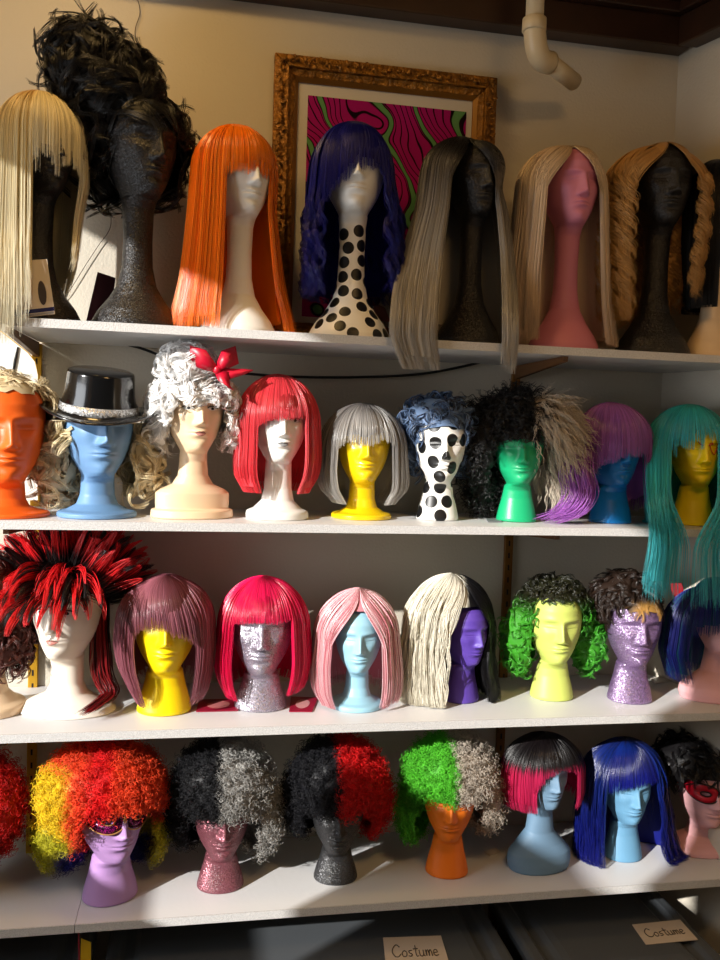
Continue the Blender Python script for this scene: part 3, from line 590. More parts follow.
wig(h, 458, 138, [(180, 422, 496), (215, 417, 505), (255, 405, 511), (300, 396, 514), (345, 392, 515), (376, 404, 512)], grad([(0, (14, 12, 12)), (.17, (24, 22, 22)), (.3, (112, 106, 100)), (.5, (168, 162, 152)), (1, (186, 180, 170))]),
    'very long silver wig with black roots hanging over the shelf edge', hem=(368, 354, 330), part=1, wf=34, n=900, over=True, jit=18, bn=170, ns=34)
h = head(563, 345, 0, 26, 56, 222, 'long', HM['pink'], 'pink long-necked foam head under the long platinum blonde wig', yc=y0)
wig(h, 562, 147, [(190, 519, 602), (230, 515, 604), (280, 509, 606), (320, 508, 608), (345, 510, 610)], grad([(0, (214, 186, 150)), (.3, (226, 206, 180)), (1, (224, 202, 184))]), 'long platinum blonde wig parted in the centre on the pink head', hem=(343, 345, 343), part=1, wf=40, n=820, jit=4, flick=.05, ns=30)
h = head(652, 348, 0, 26, 60, 222, 'long', blackg, 'black glittery long-necked head under the golden ringlet wig', yc=y0)
wig(h, 658, 147, [(190, 606, 706), (230, 603, 704), (270, 602, 694), (325, 604, 690)], (196, 150, 88), 'long golden blonde wig of tight ringlets on the top shelf', hem=(325, 288, 320), part=1, wf=41, n=760, curl=(.013, 18, 62, .2), jit=10, bn=160, ns=64)
h = head(712, 350, 0, 50, 50, 236, 'long', HM['cream'], 'cream long-necked head at the right end of the top shelf', yc=y0)
wig(h, 712, 160, [(205, 690, 748), (250, 688, 752), (312, 688, 756)], grad([(0, (12, 10, 12)), (1, (14, 12, 14))]), 'long straight black wig at the right end of the top shelf', hem=(318, 318, 318), part=1, wf=30, n=620, jit=6)
# ================================================================== second shelf
h = head(6, 522, 1, 5, 68, 485, 'plinth', HM['orange'], 'orange foam head at the left end of the second shelf', yc=-D + .10)
curlwig(h, [(6, 420, 46, 40, -.02, .9)], (228, 206, 162), 'short pale blonde swept wig on the orange head at the left end', n=260, per=10, L_=.10, r=.014, turns=1.0, cut=facecut(h, .84, .42), down=0, out=.08, spread=.9, frin=.06, rad=.0010)
h = head(97, 520, 1, 10, 64, 478, 'plinth', HM['sky'], 'pale blue foam head wearing the black top hat', yc=-D + .115)
curlwig(h, [(97, 436, 44, 38, -.02, .9), (58, 460, 22, 36, -.03, 1), (137, 460, 21, 34, -.03, 1)], (236, 218, 176), 'curly pale blonde wig under the black top hat', n=330, per=14, L_=.085, r=.015, turns=1.2, cut=facecut(h, .70, .34), down=.5, out=.15, ceil=at(97, 422, h['yc']).z, frin=.15, rad=.0009, spread=.8)
# top hat
c = at(99, 409, h['yc'] - .0); s = h['s']; hat = empty('top_hat', c, label='shiny black top hat with a silver glitter band', cat='hat')
tiltm = Matrix.Rotation(R(4), 3, 'Y') @ Matrix.Rotation(R(10), 3, 'X')
def hatpart(prof, name, m, sy=1.08, curlb=False, n=64):
    b = MB().lathe(prof, n=n, sy=sy)
    if curlb: b.v = [(x, y, z + .012 * (abs(x) / .1) ** 2 * (1 if (x * x + y * y) > .0075 else 0)) for x, y, z in b.v]
    b.v = [tuple(tiltm @ Vector(v) + c) for v in b.v]; return b.build(name, m, hat, smooth=True)
hatm = mat('glossy_black_plastic', (12, 12, 13), .16, spec=.6, coat=.4)
k_ = s
hatpart([(0.0001, 37 * k_), (26 * k_, 37 * k_), (29.5 * k_, 35.5 * k_), (30.5 * k_, 33 * k_), (32 * k_, 14 * k_), (36.5 * k_, -3 * k_)], 'crown', hatm)
hatpart([(36 * k_, 0), (38 * k_, -4.5 * k_), (46 * k_, -5 * k_), (53.5 * k_, -4 * k_), (54 * k_, -4.8 * k_), (53.5 * k_, -5.8 * k_), (45 * k_, -6.6 * k_), (36 * k_, -6 * k_)], 'brim', hatm, curlb=True)
hatpart([(34.9 * k_, 6 * k_), (35.3 * k_, 6 * k_), (37 * k_, -2.5 * k_), (36.4 * k_, -2.8 * k_)], 'hat_band', glitter('silver_band', (150, 150, 150), (230, 230, 230), .5, 500))
PT = dict(white=eyew, dark=ink, brow=browm, lip=lipp)
h = head(192, 521, 1, 12, 55, 453, 'bust', HM['cream'], 'cream plastic bust with square shoulders under the white updo wig', yc=-D + .125, paint=dict(white=eyew, dark=ink, brow=browm, lip=lipp))
curlwig(h, [(194, 404, 43, 34, .0, .9), (188, 366, 28, 22, .03, .85), (162, 425, 16, 22, -.0, 1), (228, 425, 16, 20, -.0, 1)], (250, 248, 246), 'fluffy white curled updo wig with the red bow', n=620, per=10, L_=.06, r=.011, turns=1.2, cut=facecut(h, .60, .35), down=.3, out=.08, rad=.0011, m=HAIRM, shell=.96, frin=.06, spread=.9)
# bow
bc = at(217, 370, h['yc'] - .07); bow = empty('hair_bow', bc, label='crimson satin bow clipped on the white updo wig', cat='bow')
bowm = mat('crimson_satin', (196, 10, 44), .4, spec=.6)
def ribbon(pts, wid, name, nrm=Vector((0, -1, 0)), n=8):
    b = MB(); pts = [Vector(p) for p in pts]; v = []
    for i, p in enumerate(pts):
        d = (pts[min(i + 1, len(pts) - 1)] - pts[max(i - 1, 0)]).normalized(); sd = Vector((0, -.25, 1)).cross(d).normalized() if abs(d.z) > .8 else Vector((-d.z, .2, d.x)).normalized()
        w_ = wid[i] if hasattr(wid, '__len__') else wid; v += [tuple(bc + p * 1.3 + sd * w_ * 1.2), tuple(bc + p * 1.3), tuple(bc + p * 1.3 - sd * w_ * 1.2)]
    for i in range(1, len(v), 3): v[i] = (v[i][0], v[i][1] - .003, v[i][2])
    b.add(v, [(3 * i + j, 3 * i + j + 1, 3 * i + j + 4, 3 * i + j + 3) for i in range(len(pts) - 1) for j in (0, 1)]); return b.build(name, bowm, bow, smooth=True, solid=.0012)
ribbon([(0, -.006, 0), (-.012, -.014, .006), (-.026, -.016, .016), (-.036, -.010, .020), (-.034, .002, .012), (-.016, .004, .004)], [.005, .011, .017, .021, .015, .006], 'loop')
ribbon([(0, -.006, 0), (.008, -.016, .010), (.016, -.016, .022), (.024, -.006, .028), (.026, .006, .018), (.010, .006, .004)], [.005, .010, .014, .016, .012, .005], 'loop')
ribbon([(0, -.004, -.002), (.010, -.014, -.010), (.018, -.016, -.022), (.022, -.012, -.030)], [.006, .012, .015, .013], 'ribbon_tail')
ribbon([(.004, -.004, 0), (.02, -.010, -.006), (.040, -.008, -.002), (.058, -.004, .002)], [.006, .010, .006, .001], 'ribbon_tail')
MB().lathe([(.0001, .009), (.006, .008), (.0085, .003), (.0085, -.003), (.006, -.008), (.0001, -.009)], c=bc + Vector((0, -.008, 0)), n=16).build('knot', bowm, bow, smooth=True)
h = head(277, 518, 1, 8, 54, 463, 'plinth', HM['white'], 'white head with painted lashes and lips under the red bob wig', yc=-D + .13, paint=dict(white=eyew, dark=ink, brow=mat('grey_ink', (110, 100, 96)), lip=lipg))
wig(h, 277, 374, [(425, 237, 318), (450, 236, 319), (478, 234, 318), (492, 240, 312)], (228, 62, 72), 'bright red chin-length bob wig with a straight fringe', hem=(494, 493, 490), bang=[428, 420, 419, 417, 416], wf=37, n=760, jit=3.5, flick=-.14, m=HAIRS, bn=240)
h = head(361, 519, 1, 8, 53, 484, 'plinth', HM['gold'], 'glossy yellow head on a round base under the grey bob wig', yc=-D + .16)
wig(h, 362, 403, [(450, 320, 405), (470, 318, 406), (490, 320, 407), (503, 330, 398)], grad([(0, (70, 66, 66)), (.25, (112, 108, 106)), (.6, (160, 156, 152)), (1, (190, 186, 180))]), 'grey bob wig with dark roots and a wispy fringe on the yellow head', hem=(505, 504, 500), bang=[450, 442, 446, 440, 444], wf=42, n=760, jit=3, flick=-.12, bn=150, m=HAIRS)
h = head(437, 520, 1, 12, 52, 484, 'foam', DOT, 'white foam head with big black polka dots all over', yc=-D + .15, dots=1, dotsp=.0375, dotr=.0148)
curlwig(h, [(438, 423, 38, 29, -.02, .95), (464, 450, 17, 24, -.03, .9), (412, 446, 14, 26, -.03, .9)], lambda P, t, rnd: np.where((rnd[:, None, None] + 0 * t) < .62, L((112, 138, 176)), L((26, 30, 50))), 'short curly steel blue and black wig on the polka dot head', n=300, per=10, L_=.065, r=.011, turns=1.1, cut=facecut(h, .74, .33), down=.3, out=.15, rad=.0008)
h = head(516, 521, 1, 10, 50, 486, 'foam', HM['green'], 'green foam head under the frizzy black and grey wig', yc=-D + .14)
xs_ = at(528, 440, h['yc']).x; cf_ = facecut(h, .62, .38); cf2 = lambda p: cf_(p) | (p[..., 0] > xs_ + .012); cf2.brow, cf2.w = .56, .38
curlwig(h, [(518, 428, 44, 38, -.02, .85), (486, 440, 26, 42, -.02, .9), (483, 485, 20, 32, -.07, .8)], (20, 19, 20), 'frizzy black half of hair', n=760, per=3, L_=.085, r=.006, turns=3.2, cut=cf2, down=.5, out=.35, rad=.0008, spread=.3)
wb = h; W1 = bpy.data.objects[-1] if 0 else None
b = blobs_px(h, [(540, 428, 38, 38, .0, .9), (556, 452, 22, 30, .0, .8)])
def greyadd(parent):
    p, nn = blob_points(b, 620, lambda p: (p[:, 0] < xs_ - .01) | facecut(h, .62, .40)(p)); per = 4; N = len(p) * per; T = np.linspace(0, 1, 26)[None, :]
    d = np.array([.45, -.25, -.75]) + rng.normal(0, .35, (len(p), 3)) + nn * .5; d /= np.linalg.norm(d, axis=1, keepdims=True); sd = np.cross(d, [0, 1, 0]); ph = rng.random((len(p), 1)) * 6.28
    p, nn, d, sd, ph = [np.repeat(v, per, 0) for v in (p, nn, d, sd, ph)]; Ln = rng.uniform(.04, .085, (N, 1))
    q = p[:, None] - .01 * nn[:, None] + d[:, None] * (Ln * T)[..., None] + sd[:, None] * (np.sin(ph + rng.normal(0, .25, (N, 1)) + T * 19) * .0034 * smoothstep(T * 3))[..., None] + rng.normal(0, .0018, (N, 1, 3)) - np.array([0, 0, 1]) * (.25 * Ln * T ** 2)[..., None]
    strands('grey_side', q, .0007 * rng.uniform(.7, 1.3, N), colf((214, 200, 180), .25), HAIR, parent)
fr = [o for o in bpy.data.objects if o.get('label') == 'frizzy black half of hair'][0]; fr['label'] = 'frizzy crimped wig, black with a grey side, on the green head'; greyadd(fr)
h = head(610, 524, 1, 26, 54, 487, 'foam', HM['blue'], 'bright blue foam head under the purple wig', yc=-D + .14)
wig(h, 608, 402, [(445, 578, 648), (470, 576, 648), (495, 566, 650), (512, 556, 648)], (168, 102, 190), 'purple wig with a rounded fringe and long flicked left side', hem=(470, 500, 515), bang=[470, 462, 457, 455, 452], wf=44, n=620, jit=6, m=HAIRS, bn=230)
pw = h['wig']
# long curled left tail lying on the shelf
T = np.linspace(0, 1, 30)[None, :]; N = 420; q0 = rng.normal(0, 1, (N, 3)); K = [at(590, 440, h['yc'] - .01), at(578, 468, h['yc'] - .05), at(582, 492, h['yc'] - .06), at(570, 511, h['yc'] - .06), at(550, 519, h['yc'] - .055)]
def spline(K, T):
    K = [np.array(k) for k in K]; K = [2 * K[0] - K[1]] + K + [2 * K[-1] - K[-2]]; n = len(K) - 3; u = np.clip(T * n, 0, n - 1e-6); i = u.astype(int); f = (u - i)[..., None]; A = np.array(K)
    p0, p1, p2, p3 = A[i], A[i + 1], A[i + 2], A[i + 3]; return .5 * (2 * p1 + (p2 - p0) * f + (2 * p0 - 5 * p1 + 4 * p2 - p3) * f ** 2 + (3 * p1 - p0 - 3 * p2 + p3) * f ** 3)
def lock(name, K, N, spread, col, parent, rad=.001, wave=0, wk=10, m=HAIR, ns=30, zmin=None, spread1=None, var=.18, yfront=None):
    T = np.linspace(0, 1, ns)[None, :] * rng.uniform(.82, 1.0, (N, 1)); c = spline(K, T); o = rng.normal(0, 1, (N, 1, 3)) * np.array(spread); sp1 = np.array(spread if spread1 is None else spread1) / np.array(spread)
    q = c + o * (.5 + .5 * smoothstep(T * 3)[..., None]) * (1 + (sp1 - 1) * smoothstep(T)[..., None])
    if wave: q[..., 0] += wave * np.sin(T * wk + o[..., 0] * 60); q[..., 1] += wave * np.cos(T * wk * .9)
    if zmin is not None: q[..., 2] = np.maximum(q[..., 2], zmin)
    if yfront is not None: q[..., 1] = np.where(q[..., 2] < ZS[yfront] + .006, np.minimum(q[..., 1], -D - .004), q[..., 1])
    return strands(name, q, rad * rng.uniform(.7, 1.25, N), colf(col, var), m, parent)
lock('curled_tail', K, 420, (.014, .012, .006), (180, 108, 204), pw, zmin=h['zs'] + .002, m=HAIRS)
h = head(692, 526, 1, 18, 54, 487, 'foam', HM['yellow'], 'yellow foam head with a red squiggle on its face under the teal wig', yc=-D + .115)
# squiggle on the face
def onface(h, lx, lz, off=.004):
    H = h['H']; ca, sa = math.cos(h['yaw']), math.sin(h['yaw']); q = max(0, 1 - (lx / .35) ** 2); ly = -(.39 * math.sqrt(q) + off) * H; x_, z_ = lx * H, lz * H + h['zc']
    return (h['x'] + x_ * ca - ly * sa, h['yc'] + x_ * sa + ly * ca, z_)
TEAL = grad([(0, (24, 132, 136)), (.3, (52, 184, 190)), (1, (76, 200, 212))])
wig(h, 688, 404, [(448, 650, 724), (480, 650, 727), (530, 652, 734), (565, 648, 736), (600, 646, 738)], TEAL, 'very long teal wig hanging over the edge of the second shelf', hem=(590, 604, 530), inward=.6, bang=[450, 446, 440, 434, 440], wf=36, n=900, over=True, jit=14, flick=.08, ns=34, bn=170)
sq = [(-.04, .66), (-.10, .63), (-.06, .58), (.04, .575), (.10, .60), (.05, .60), (.07, .52), (.12, .45), (.15, .52), (.18, .56), (.20, .48), (.25, .42)]
tq = np.linspace(0, 1, 60)[None]; sp = spline([np.array([a, 0, b_]) for a, b_ in sq], tq)[0]
o = MB().tube([onface(h, a[0], a[2], .012) for a in sp], .0011, 6).build('red_squiggle', mat('red_paint', (190, 20, 24), .4), None, smooth=True); o.parent = h['root']
o.matrix_parent_inverse = (Matrix.Translation(h['root'].location) @ Matrix.Rotation(h['yaw'], 4, 'Z')).inverted()
# ================================================================== third shelf
h = head(66, 722, 2, -24, 62, 663, 'mann', HM['mannw'], 'ivory mannequin head with painted eyes and lips on the third shelf', yc=-D + .16, paint=dict(white=eyew, dark=ink, brow=browm, lip=lipp))
mh = h
def spikes(h, label):
    e = empty('wig', (h['x'], h['yc'], h['zs'] + .05), label=label, cat='wig', group='wigs on mannequin heads'); H = h['H']; c = np.array([h['x'], h['yc'] + .01, h['zc'] + .60 * H]); r = np.array([.40, .50, .44]) * H
    ca, sa = math.cos(h['yaw']), math.sin(h['yaw']); S = 20; T = np.linspace(0, 1, S)[None, :]; cut = facecut(h, .72, .60)
    nl = 400; v = rng.normal(0, 1, (nl * 6, 3)); v /= np.linalg.norm(v, axis=1, keepdims=True); v = v[v[:, 2] > -.05]; p = c + v * r; v = v[~cut(p)][:nl]; nl = len(v); p = c + v * r
    f = np.array([sa, -ca, 0]); front = (v * f).sum(1)
    # crest sprays out to the sides and up, fringe falls forward over the brow
    d = v * np.array([1.25, .9, .9]) + np.array([0, 0, .42]); d[front > .45] += f * .5 - np.array([0, 0, 1.25]); d += rng.normal(0, .16, d.shape); d /= np.linalg.norm(d, axis=1, keepdims=True)
    Ln = rng.uniform(.08, .135, nl); Ln[front > .45] *= .95; per = 16; rp = lambda q: np.repeat(q, per, 0); redq = rp(rng.random(nl) < .72)
    P0, D_, L1, V_ = rp(p) + rng.normal(0, .007, (nl * per, 3)), rp(d), rp(Ln) * rng.uniform(.85, 1.05, nl * per), rp(v); tip = rp(p + d * Ln[:, None])
    lift = V_[:, None] * (.022 * np.sin(np.pi * T))[..., None]; end = tip + (P0 - rp(p)) * .2; q = P0[:, None] * (1 - T[..., None]) + end[:, None] * T[..., None] + lift - np.array([0, 0, 1]) * (.012 * T ** 2)[..., None]
    q[..., 2] = np.minimum(q[..., 2], ZS[1] - TH - .004); q[..., 1] = np.minimum(q[..., 1], -.004)
    def cc(P, t, rnd): k = smoothstep((t - .16) / .22) * redq[:, None, None]; return L((20, 12, 12)) * (1 - k) + L((222, 30, 36)) * k
    strands('spiky_hair', q, .0009 * rng.uniform(.6, 1.2, nl * per), colf(cc), HAIR, e)
    V, Fc = ICO; Pq = c + V * r * 1.02; Pq[:, 2] = np.maximum(Pq[:, 2], h['zc'] + .15 * H); Pq[:, 1] = np.minimum(Pq[:, 1], -.004); ok = ~(cut(Pq)[Fc].any(1)); npmesh('wig_cap', Pq, Fc[ok], HAIRM, e, col=np.tile(L((20, 13, 13)), (len(V), 1)))
    # short back and sides, then the thin mullet
    A = rng.uniform(R(100), R(260), 900) + h['yaw']; u = rng.random(900); base = c + np.stack([np.sin(A) * r[0] * 1.03, -np.cos(A) * r[1] * 1.03, (.1 - .75 * u) * H * .5], 1); q = base[:, None] + np.array([0, 0, -.05]) * T[..., None] + .003 * np.stack([np.sin(A), -np.cos(A), 0 * A], 1)[:, None]; q[..., 1] = np.minimum(q[..., 1], -.004)
    strands('cropped_sides', q, .0011, colf((24, 14, 14)), HAIR, e)
    return e
sw = spikes(h, 'spiky red and black punk wig with a long mullet')
lock('mullet', [at(100, 590, h['yc'] + .02), at(100, 640, h['yc'] + .01), at(102, 672, h['yc'] - .0), at(110, 692, h['yc'] - .02), at(98, 704, h['yc'] - .07), at(82, 714, h['yc'] - .11)], 260, (.010, .012, .010), lambda P, t, rnd: np.where(rnd[:, None, None] + 0 * t < .55, L((150, 22, 28)), L((28, 14, 14))), sw, zmin=h['zs'] + .002, spread1=(.006, .008, .002))
h = head(-12, 716, 2, 0, 60, 655, 'plinth', HM['cream'], 'cream head at the left edge behind the spiky wig', yc=-D + .16)
curlwig(h, [(-6, 610, 44, 52, -.02, .8), (8, 635, 26, 34, 0, .9)], (84, 34, 22), 'dark auburn ringlet wig at the left edge of the third shelf', n=170, per=9, L_=.09, r=.012, turns=2.2, cut=None, down=.7, out=.1, rad=.0009)
h = head(164, 717, 2, 0, 63, 676, 'foam', HM['yellow'], 'yellow foam head under the mauve wig')
wig(h, 166, 576, [(622, 118, 213), (645, 116, 214), (665, 120, 212), (690, 132, 206), (700, 138, 198)], (150, 88, 100), 'mauve layered wig with a swept fringe on the yellow head', hem=(698, 694, 680), bang=[640, 628, 632, 640, 652], wf=43, n=620, jit=7, bn=240, partc=-.25, m=HAIRS)
h = head(260, 713, 2, 0, 62, 678, 'foam', silver, 'silver glitter foam head with lilac shading under the hot pink bob wig')
wig(h, 262, 576, [(628, 219, 307), (655, 216, 309), (680, 217, 308), (693, 222, 302)], (232, 22, 84), 'hot pink bob wig with a blunt fringe', hem=(696, 686, 684), bang=[628, 625, 624, 625, 622], wf=42, n=780, jit=2, bn=280, m=HAIRS, flick=-.10)
h = head(356, 712, 2, 4, 48, 676, 'plinth', HM['icy'], 'ice blue head on a round base under the pale pink wig')
wig(h, 358, 588, [(635, 316, 397), (662, 313, 400), (690, 314, 402), (702, 320, 398)], lambda P, t, rnd: np.where((rnd[:, None, None] + 0 * t) < .45, L((226, 140, 152)), L((236, 200, 204))), 'pale pink and white streaked wig parted in the centre', hem=(706, 698, 690), part=1, wf=38, n=700, jit=4, flick=-.06, m=HAIRS)
h = head(461, 706, 2, 38, 46, 668, 'foam', HM['purple'], 'purple foam head under the half white half black wig')
wig(h, 450, 573, [(620, 409, 489), (650, 406, 490), (680, 402, 492), (712, 400, 494)], xsplit(458, h, (232, 226, 208), (16, 15, 20)), 'long wig, half cream white and half black, on the purple head', hem=(712, 712, 690), part=1, wf=34, n=800, jit=20, wave=(.007, 40), ns=34)
h = head(551, 703, 2, 15, 55, 667, 'foam', HM['lime'], 'pale lime foam head under the green curly wig')
def limec(P, t, rnd):
    k = smoothstep((h['zc'] + .165 - P[..., 2:]) / .06 - .2 + rnd[:, None, None] * .3); return L((34, 34, 16)) * (1 - k) + L((64, 156, 40)) * k
curlwig(h, [(553, 612, 41, 40, -.02, .9), (521, 638, 22, 38, -.02, 1), (588, 638, 19, 36, -.02, 1)], limec, 'bright green curly wig with dark roots', n=560, per=7, L_=.06, r=.009, turns=1.8, cut=facecut(h, .86, .33), down=.6, out=.08, rad=.0008)
h = head(629, 706, 2, 20, 57, 669, 'foam', lavgl, 'lavender glitter foam head under the cropped dark brown wig')
def brownc(P, t, rnd):
    f = smoothstep((-P[..., 1:2] + h['yc'] - .055) / .02) * smoothstep((h['zc'] + .172 - P[..., 2:]) / .02); return L((40, 26, 18)) * (1 - f) + L((186, 138, 70)) * f
curlwig(h, [(626, 600, 38, 34, -.02, .95)], brownc, 'cropped dark brown wig with blonde fringe tips', n=420, per=9, L_=.05, r=.006, turns=.7, cut=facecut(h, .74, .36), down=.8, out=.18, rad=.0007)
h = head(714, 709, 2, 20, 54, 655, 'slope', HM['blush'], 'blush pink bust at the right end of the third shelf', yc=-D + .11)
wig(h, 712, 585, [(625, 668, 756), (650, 664, 758), (678, 672, 756)], lambda P, t, rnd: np.where((rnd[:, None, None] + 0 * t) < .12, L((20, 110, 110)), L((20, 26, 110))), 'dark blue wig at the right end of the third shelf', hem=(676, 676, 676), bang=[640, 636, 634], wf=36, n=560, jit=8)
# ================================================================== lowest shelf
h = head(-38, 905, 3, 0, 60, 880, 'foam', HM['lilac'], 'foam head at the left edge under the plain red afro wig', yc=-D + .14)
afro(h, [(-24, 806, 48, 56, 0, .8)], (190, 12, 14), 'plain deep red afro wig cut off by the left edge', n=1500)
h = head(110, 907, 3, 18, 64, 868, 'foam', HM['lilac'], 'lilac foam head with the sequin eye mask')
mh4 = h
X = lambda x, y=800: at(x, y, h['yc']).x
x1, x2, zA, zB, zC = X(70), X(62), at(100, 826, h['yc']).z, at(100, 852, h['yc']).z, at(100, 776, h['yc']).z
def rainbow(P, t, rnd):
    j = (rnd[:, None, None] - .5) * .02; x, z = P[..., :1] + j, P[..., 2:] + j; ax = np.abs(x - X(103)); e_ = X(158) - X(103)
    red, org, yel, grn, blu = L((228, 22, 26)), L((238, 74, 34)), L((236, 200, 30)), L((96, 140, 30)), L((24, 34, 110))
    k1 = smoothstep((ax - .012) / .035); c_ = red * (1 - k1) + org * k1
    k2 = smoothstep((X(78) - x) / .03) * smoothstep((zC + .045 - z) / .02); c_ = c_ * (1 - k2) + yel * k2
    k3 = smoothstep((zA + .008 - z) / .02) * smoothstep((ax - .055) / .02); c_ = c_ * (1 - k3) + (yel * .45 + grn * .55) * k3
    k4 = smoothstep((zB + .012 - z) / .02); k4 = k4 * smoothstep((.115 - ax) / .03); return c_ * (1 - k4) + blu * k4
afro(h, [(103, 790, 62, 50, 0, .85), (62, 835, 28, 34, -.03, .9), (142, 835, 24, 32, -.03, .9)], rainbow, 'big rainbow afro wig, red and orange with yellow, green and blue sides', n=5200, cut=facecut(h, .60, .42), var=.3, ln=.026)
h = head(220, 896, 3, 5, 56, 864, 'foam', mauvegl, 'mauve glitter foam head under the black and grey afro wig')
afro(h, [(222, 784, 50, 46, 0, .85), (190, 815, 24, 30, -.03, .9), (256, 815, 26, 42, -.01, .9)], xsplit(219, h, (20, 20, 24), (168, 166, 162), .012), 'afro wig, black on the left half and grey on the right half', n=4200, cut=facecut(h, .54, .44), var=.3)
h = head(335, 888, 3, 5, 54, 858, 'foam', darkgl, 'charcoal glitter foam head under the black and red afro wig')
afro(h, [(338, 780, 50, 44, 0, .85), (305, 800, 26, 34, -.02, .9), (372, 800, 20, 36, -.02, .9)], xsplit(333, h, (18, 18, 24), (210, 14, 18), .01), 'afro wig, black on the left half and red on the right half', n=4200, cut=facecut(h, .56, .44), var=.3)
h = head(446, 882, 3, 5, 54, 845, 'foam', HM['tang'], 'orange foam head under the green and white afro wig')
afro(h, [(450, 774, 48, 42, 0, .85), (415, 805, 20, 38, -.03, .9), (485, 800, 20, 34, -.01, .9)], xsplit(446, h, (84, 186, 44), (190, 178, 164), .01), 'afro wig, bright green on the left half and off white on the right half', n=4200, cut=facecut(h, .58, .44), var=.3)
h = head(538, 876, 3, 32, 50, 813, 'slope', HM['slate'], 'pale slate blue bust with sloping shoulders on the lowest shelf')
def pinkb(P, t, rnd):
    k = smoothstep((h['zc'] + .112 - P[..., 2:] + (rnd[:, None, None] - .5) * .02) / .02); return L((18, 12, 14)) * (1 - k) + L((204, 40, 92)) * k
wig(h, 544, 733, [(770, 504, 580), (790, 503, 580), (802, 506, 576)], pinkb, 'black topped pink bob wig with a heavy fringe', hem=(802, 798, 796), bang=[800, 782, 776, 778, 786], wf=36, n=620, jit=4, bn=200, m=HAIR)
h = head(622, 866, 3, 26, 50, 828, 'foam', HM['mist'], 'light blue foam head under the royal blue wig')
wig(h, 624, 738, [(785, 582, 662), (815, 580, 668), (845, 580, 672), (866, 584, 680)], grad([(0, (8, 12, 46)), (.25, (14, 40, 118)), (.6, (12, 24, 100)), (1, (14, 22, 130))]), 'long royal blue wig with a fringe, ends resting on the shelf', hem=(866, 866, 862), bang=[800, 796, 792, 790, 790], wf=40, n=800, jit=5, bn=240, flick=.10, wave=(.003, 40), m=HAIRS)
h = head(700, 862, 3, 26, 56, 831, 'slope', HM['blush'], 'blush pink bust at the right end of the lowest shelf', yc=-D + .15)
curlwig(h, [(690, 762, 40, 30, -.02, .95)], (16, 14, 16), 'short black wig on the pink bust at the right end of the lowest shelf', n=280, per=8, L_=.06, r=.007, turns=.8, cut=facecut(h, .70, .40), down=.5, out=.3, rad=.0009)
pm = h
# ================================================================== masks
def facemask(h, label, m1, m2, name='party_mask', rim=None, flower=False):
    e = empty(name, onface(h, 0, .53), label=label, cat='mask'); H = h['H']; b = MB(); n = 36; v, f = [], []
    for sx in (-1, 1):
        o = len(v)
        for k in range(n):
            t = 2 * math.pi * k / n; ex = sx * .16
            v.append(onface(h, ex + sx * .055 * math.cos(t), .535 + .028 * math.sin(t), .03)); ox = ex + sx * (.17 * math.cos(t) + .01); oz = .54 + .125 * math.sin(t) + (.045 * max(0, math.cos(t)) * (math.sin(t) > 0)); v.append(onface(h, ox if abs(ox) < .34 else sx * .34, oz, .035))
        f += [(o + 2 * k, o + 2 * k + 1, o + (2 * k + 3) % (2 * n), o + (2 * k + 2) % (2 * n)) for k in range(n)]
    b.add(v, f); b.build('mask_front', m1, e, solid=.0015, smooth=True)
    for sx in (-1, 1):
        for rr, zz, nm in ((.057, .03, 'eye_trim'), (.175, .127, 'mask_trim')):
            pts = [onface(h, max(-.345, min(.345, sx * .16 + sx * (rr * math.cos(t)) + (sx * .005 if rr > .1 else 0))), .537 + zz * math.sin(t), .045) for t in np.linspace(0, 2 * math.pi, 40)]
            MB().tube(pts, .0016, 6).build(nm, m2, e, smooth=True)
    return e
seq = mat('magenta_sequins', (168, 20, 110), .25, metal=.3)
t_ = seq.node_tree; n_ = t_.nodes; vo = n_.new('ShaderNodeTexVoronoi'); vo.inputs['Scale'].default_value = 330; tc_ = n_.new('ShaderNodeTexCoord'); t_.links.new(tc_.outputs['Object'], vo.inputs['Vector'])
mr = n_.new('ShaderNodeValToRGB'); mr.color_ramp.elements[0].position = .3; mr.color_ramp.elements[0].color = (*lin((176, 24, 128)), 1); mr.color_ramp.elements[1].position = .5; mr.color_ramp.elements[1].color = (*lin((60, 8, 50)), 1)
t_.links.new(vo.outputs['Distance'], mr.inputs[0]); t_.links.new(mr.outputs[0], n_['Principled BSDF'].inputs['Base Color'])
facemask(mh4, 'magenta sequin eye mask with a gold edge under the rainbow afro wig', seq, mat('gold_trim', (200, 150, 90), .35, metal=.6))
facemask(pm, 'red eye mask with black trim on the pink bust at right', mat('red_mask', (190, 16, 40), .4), ink)
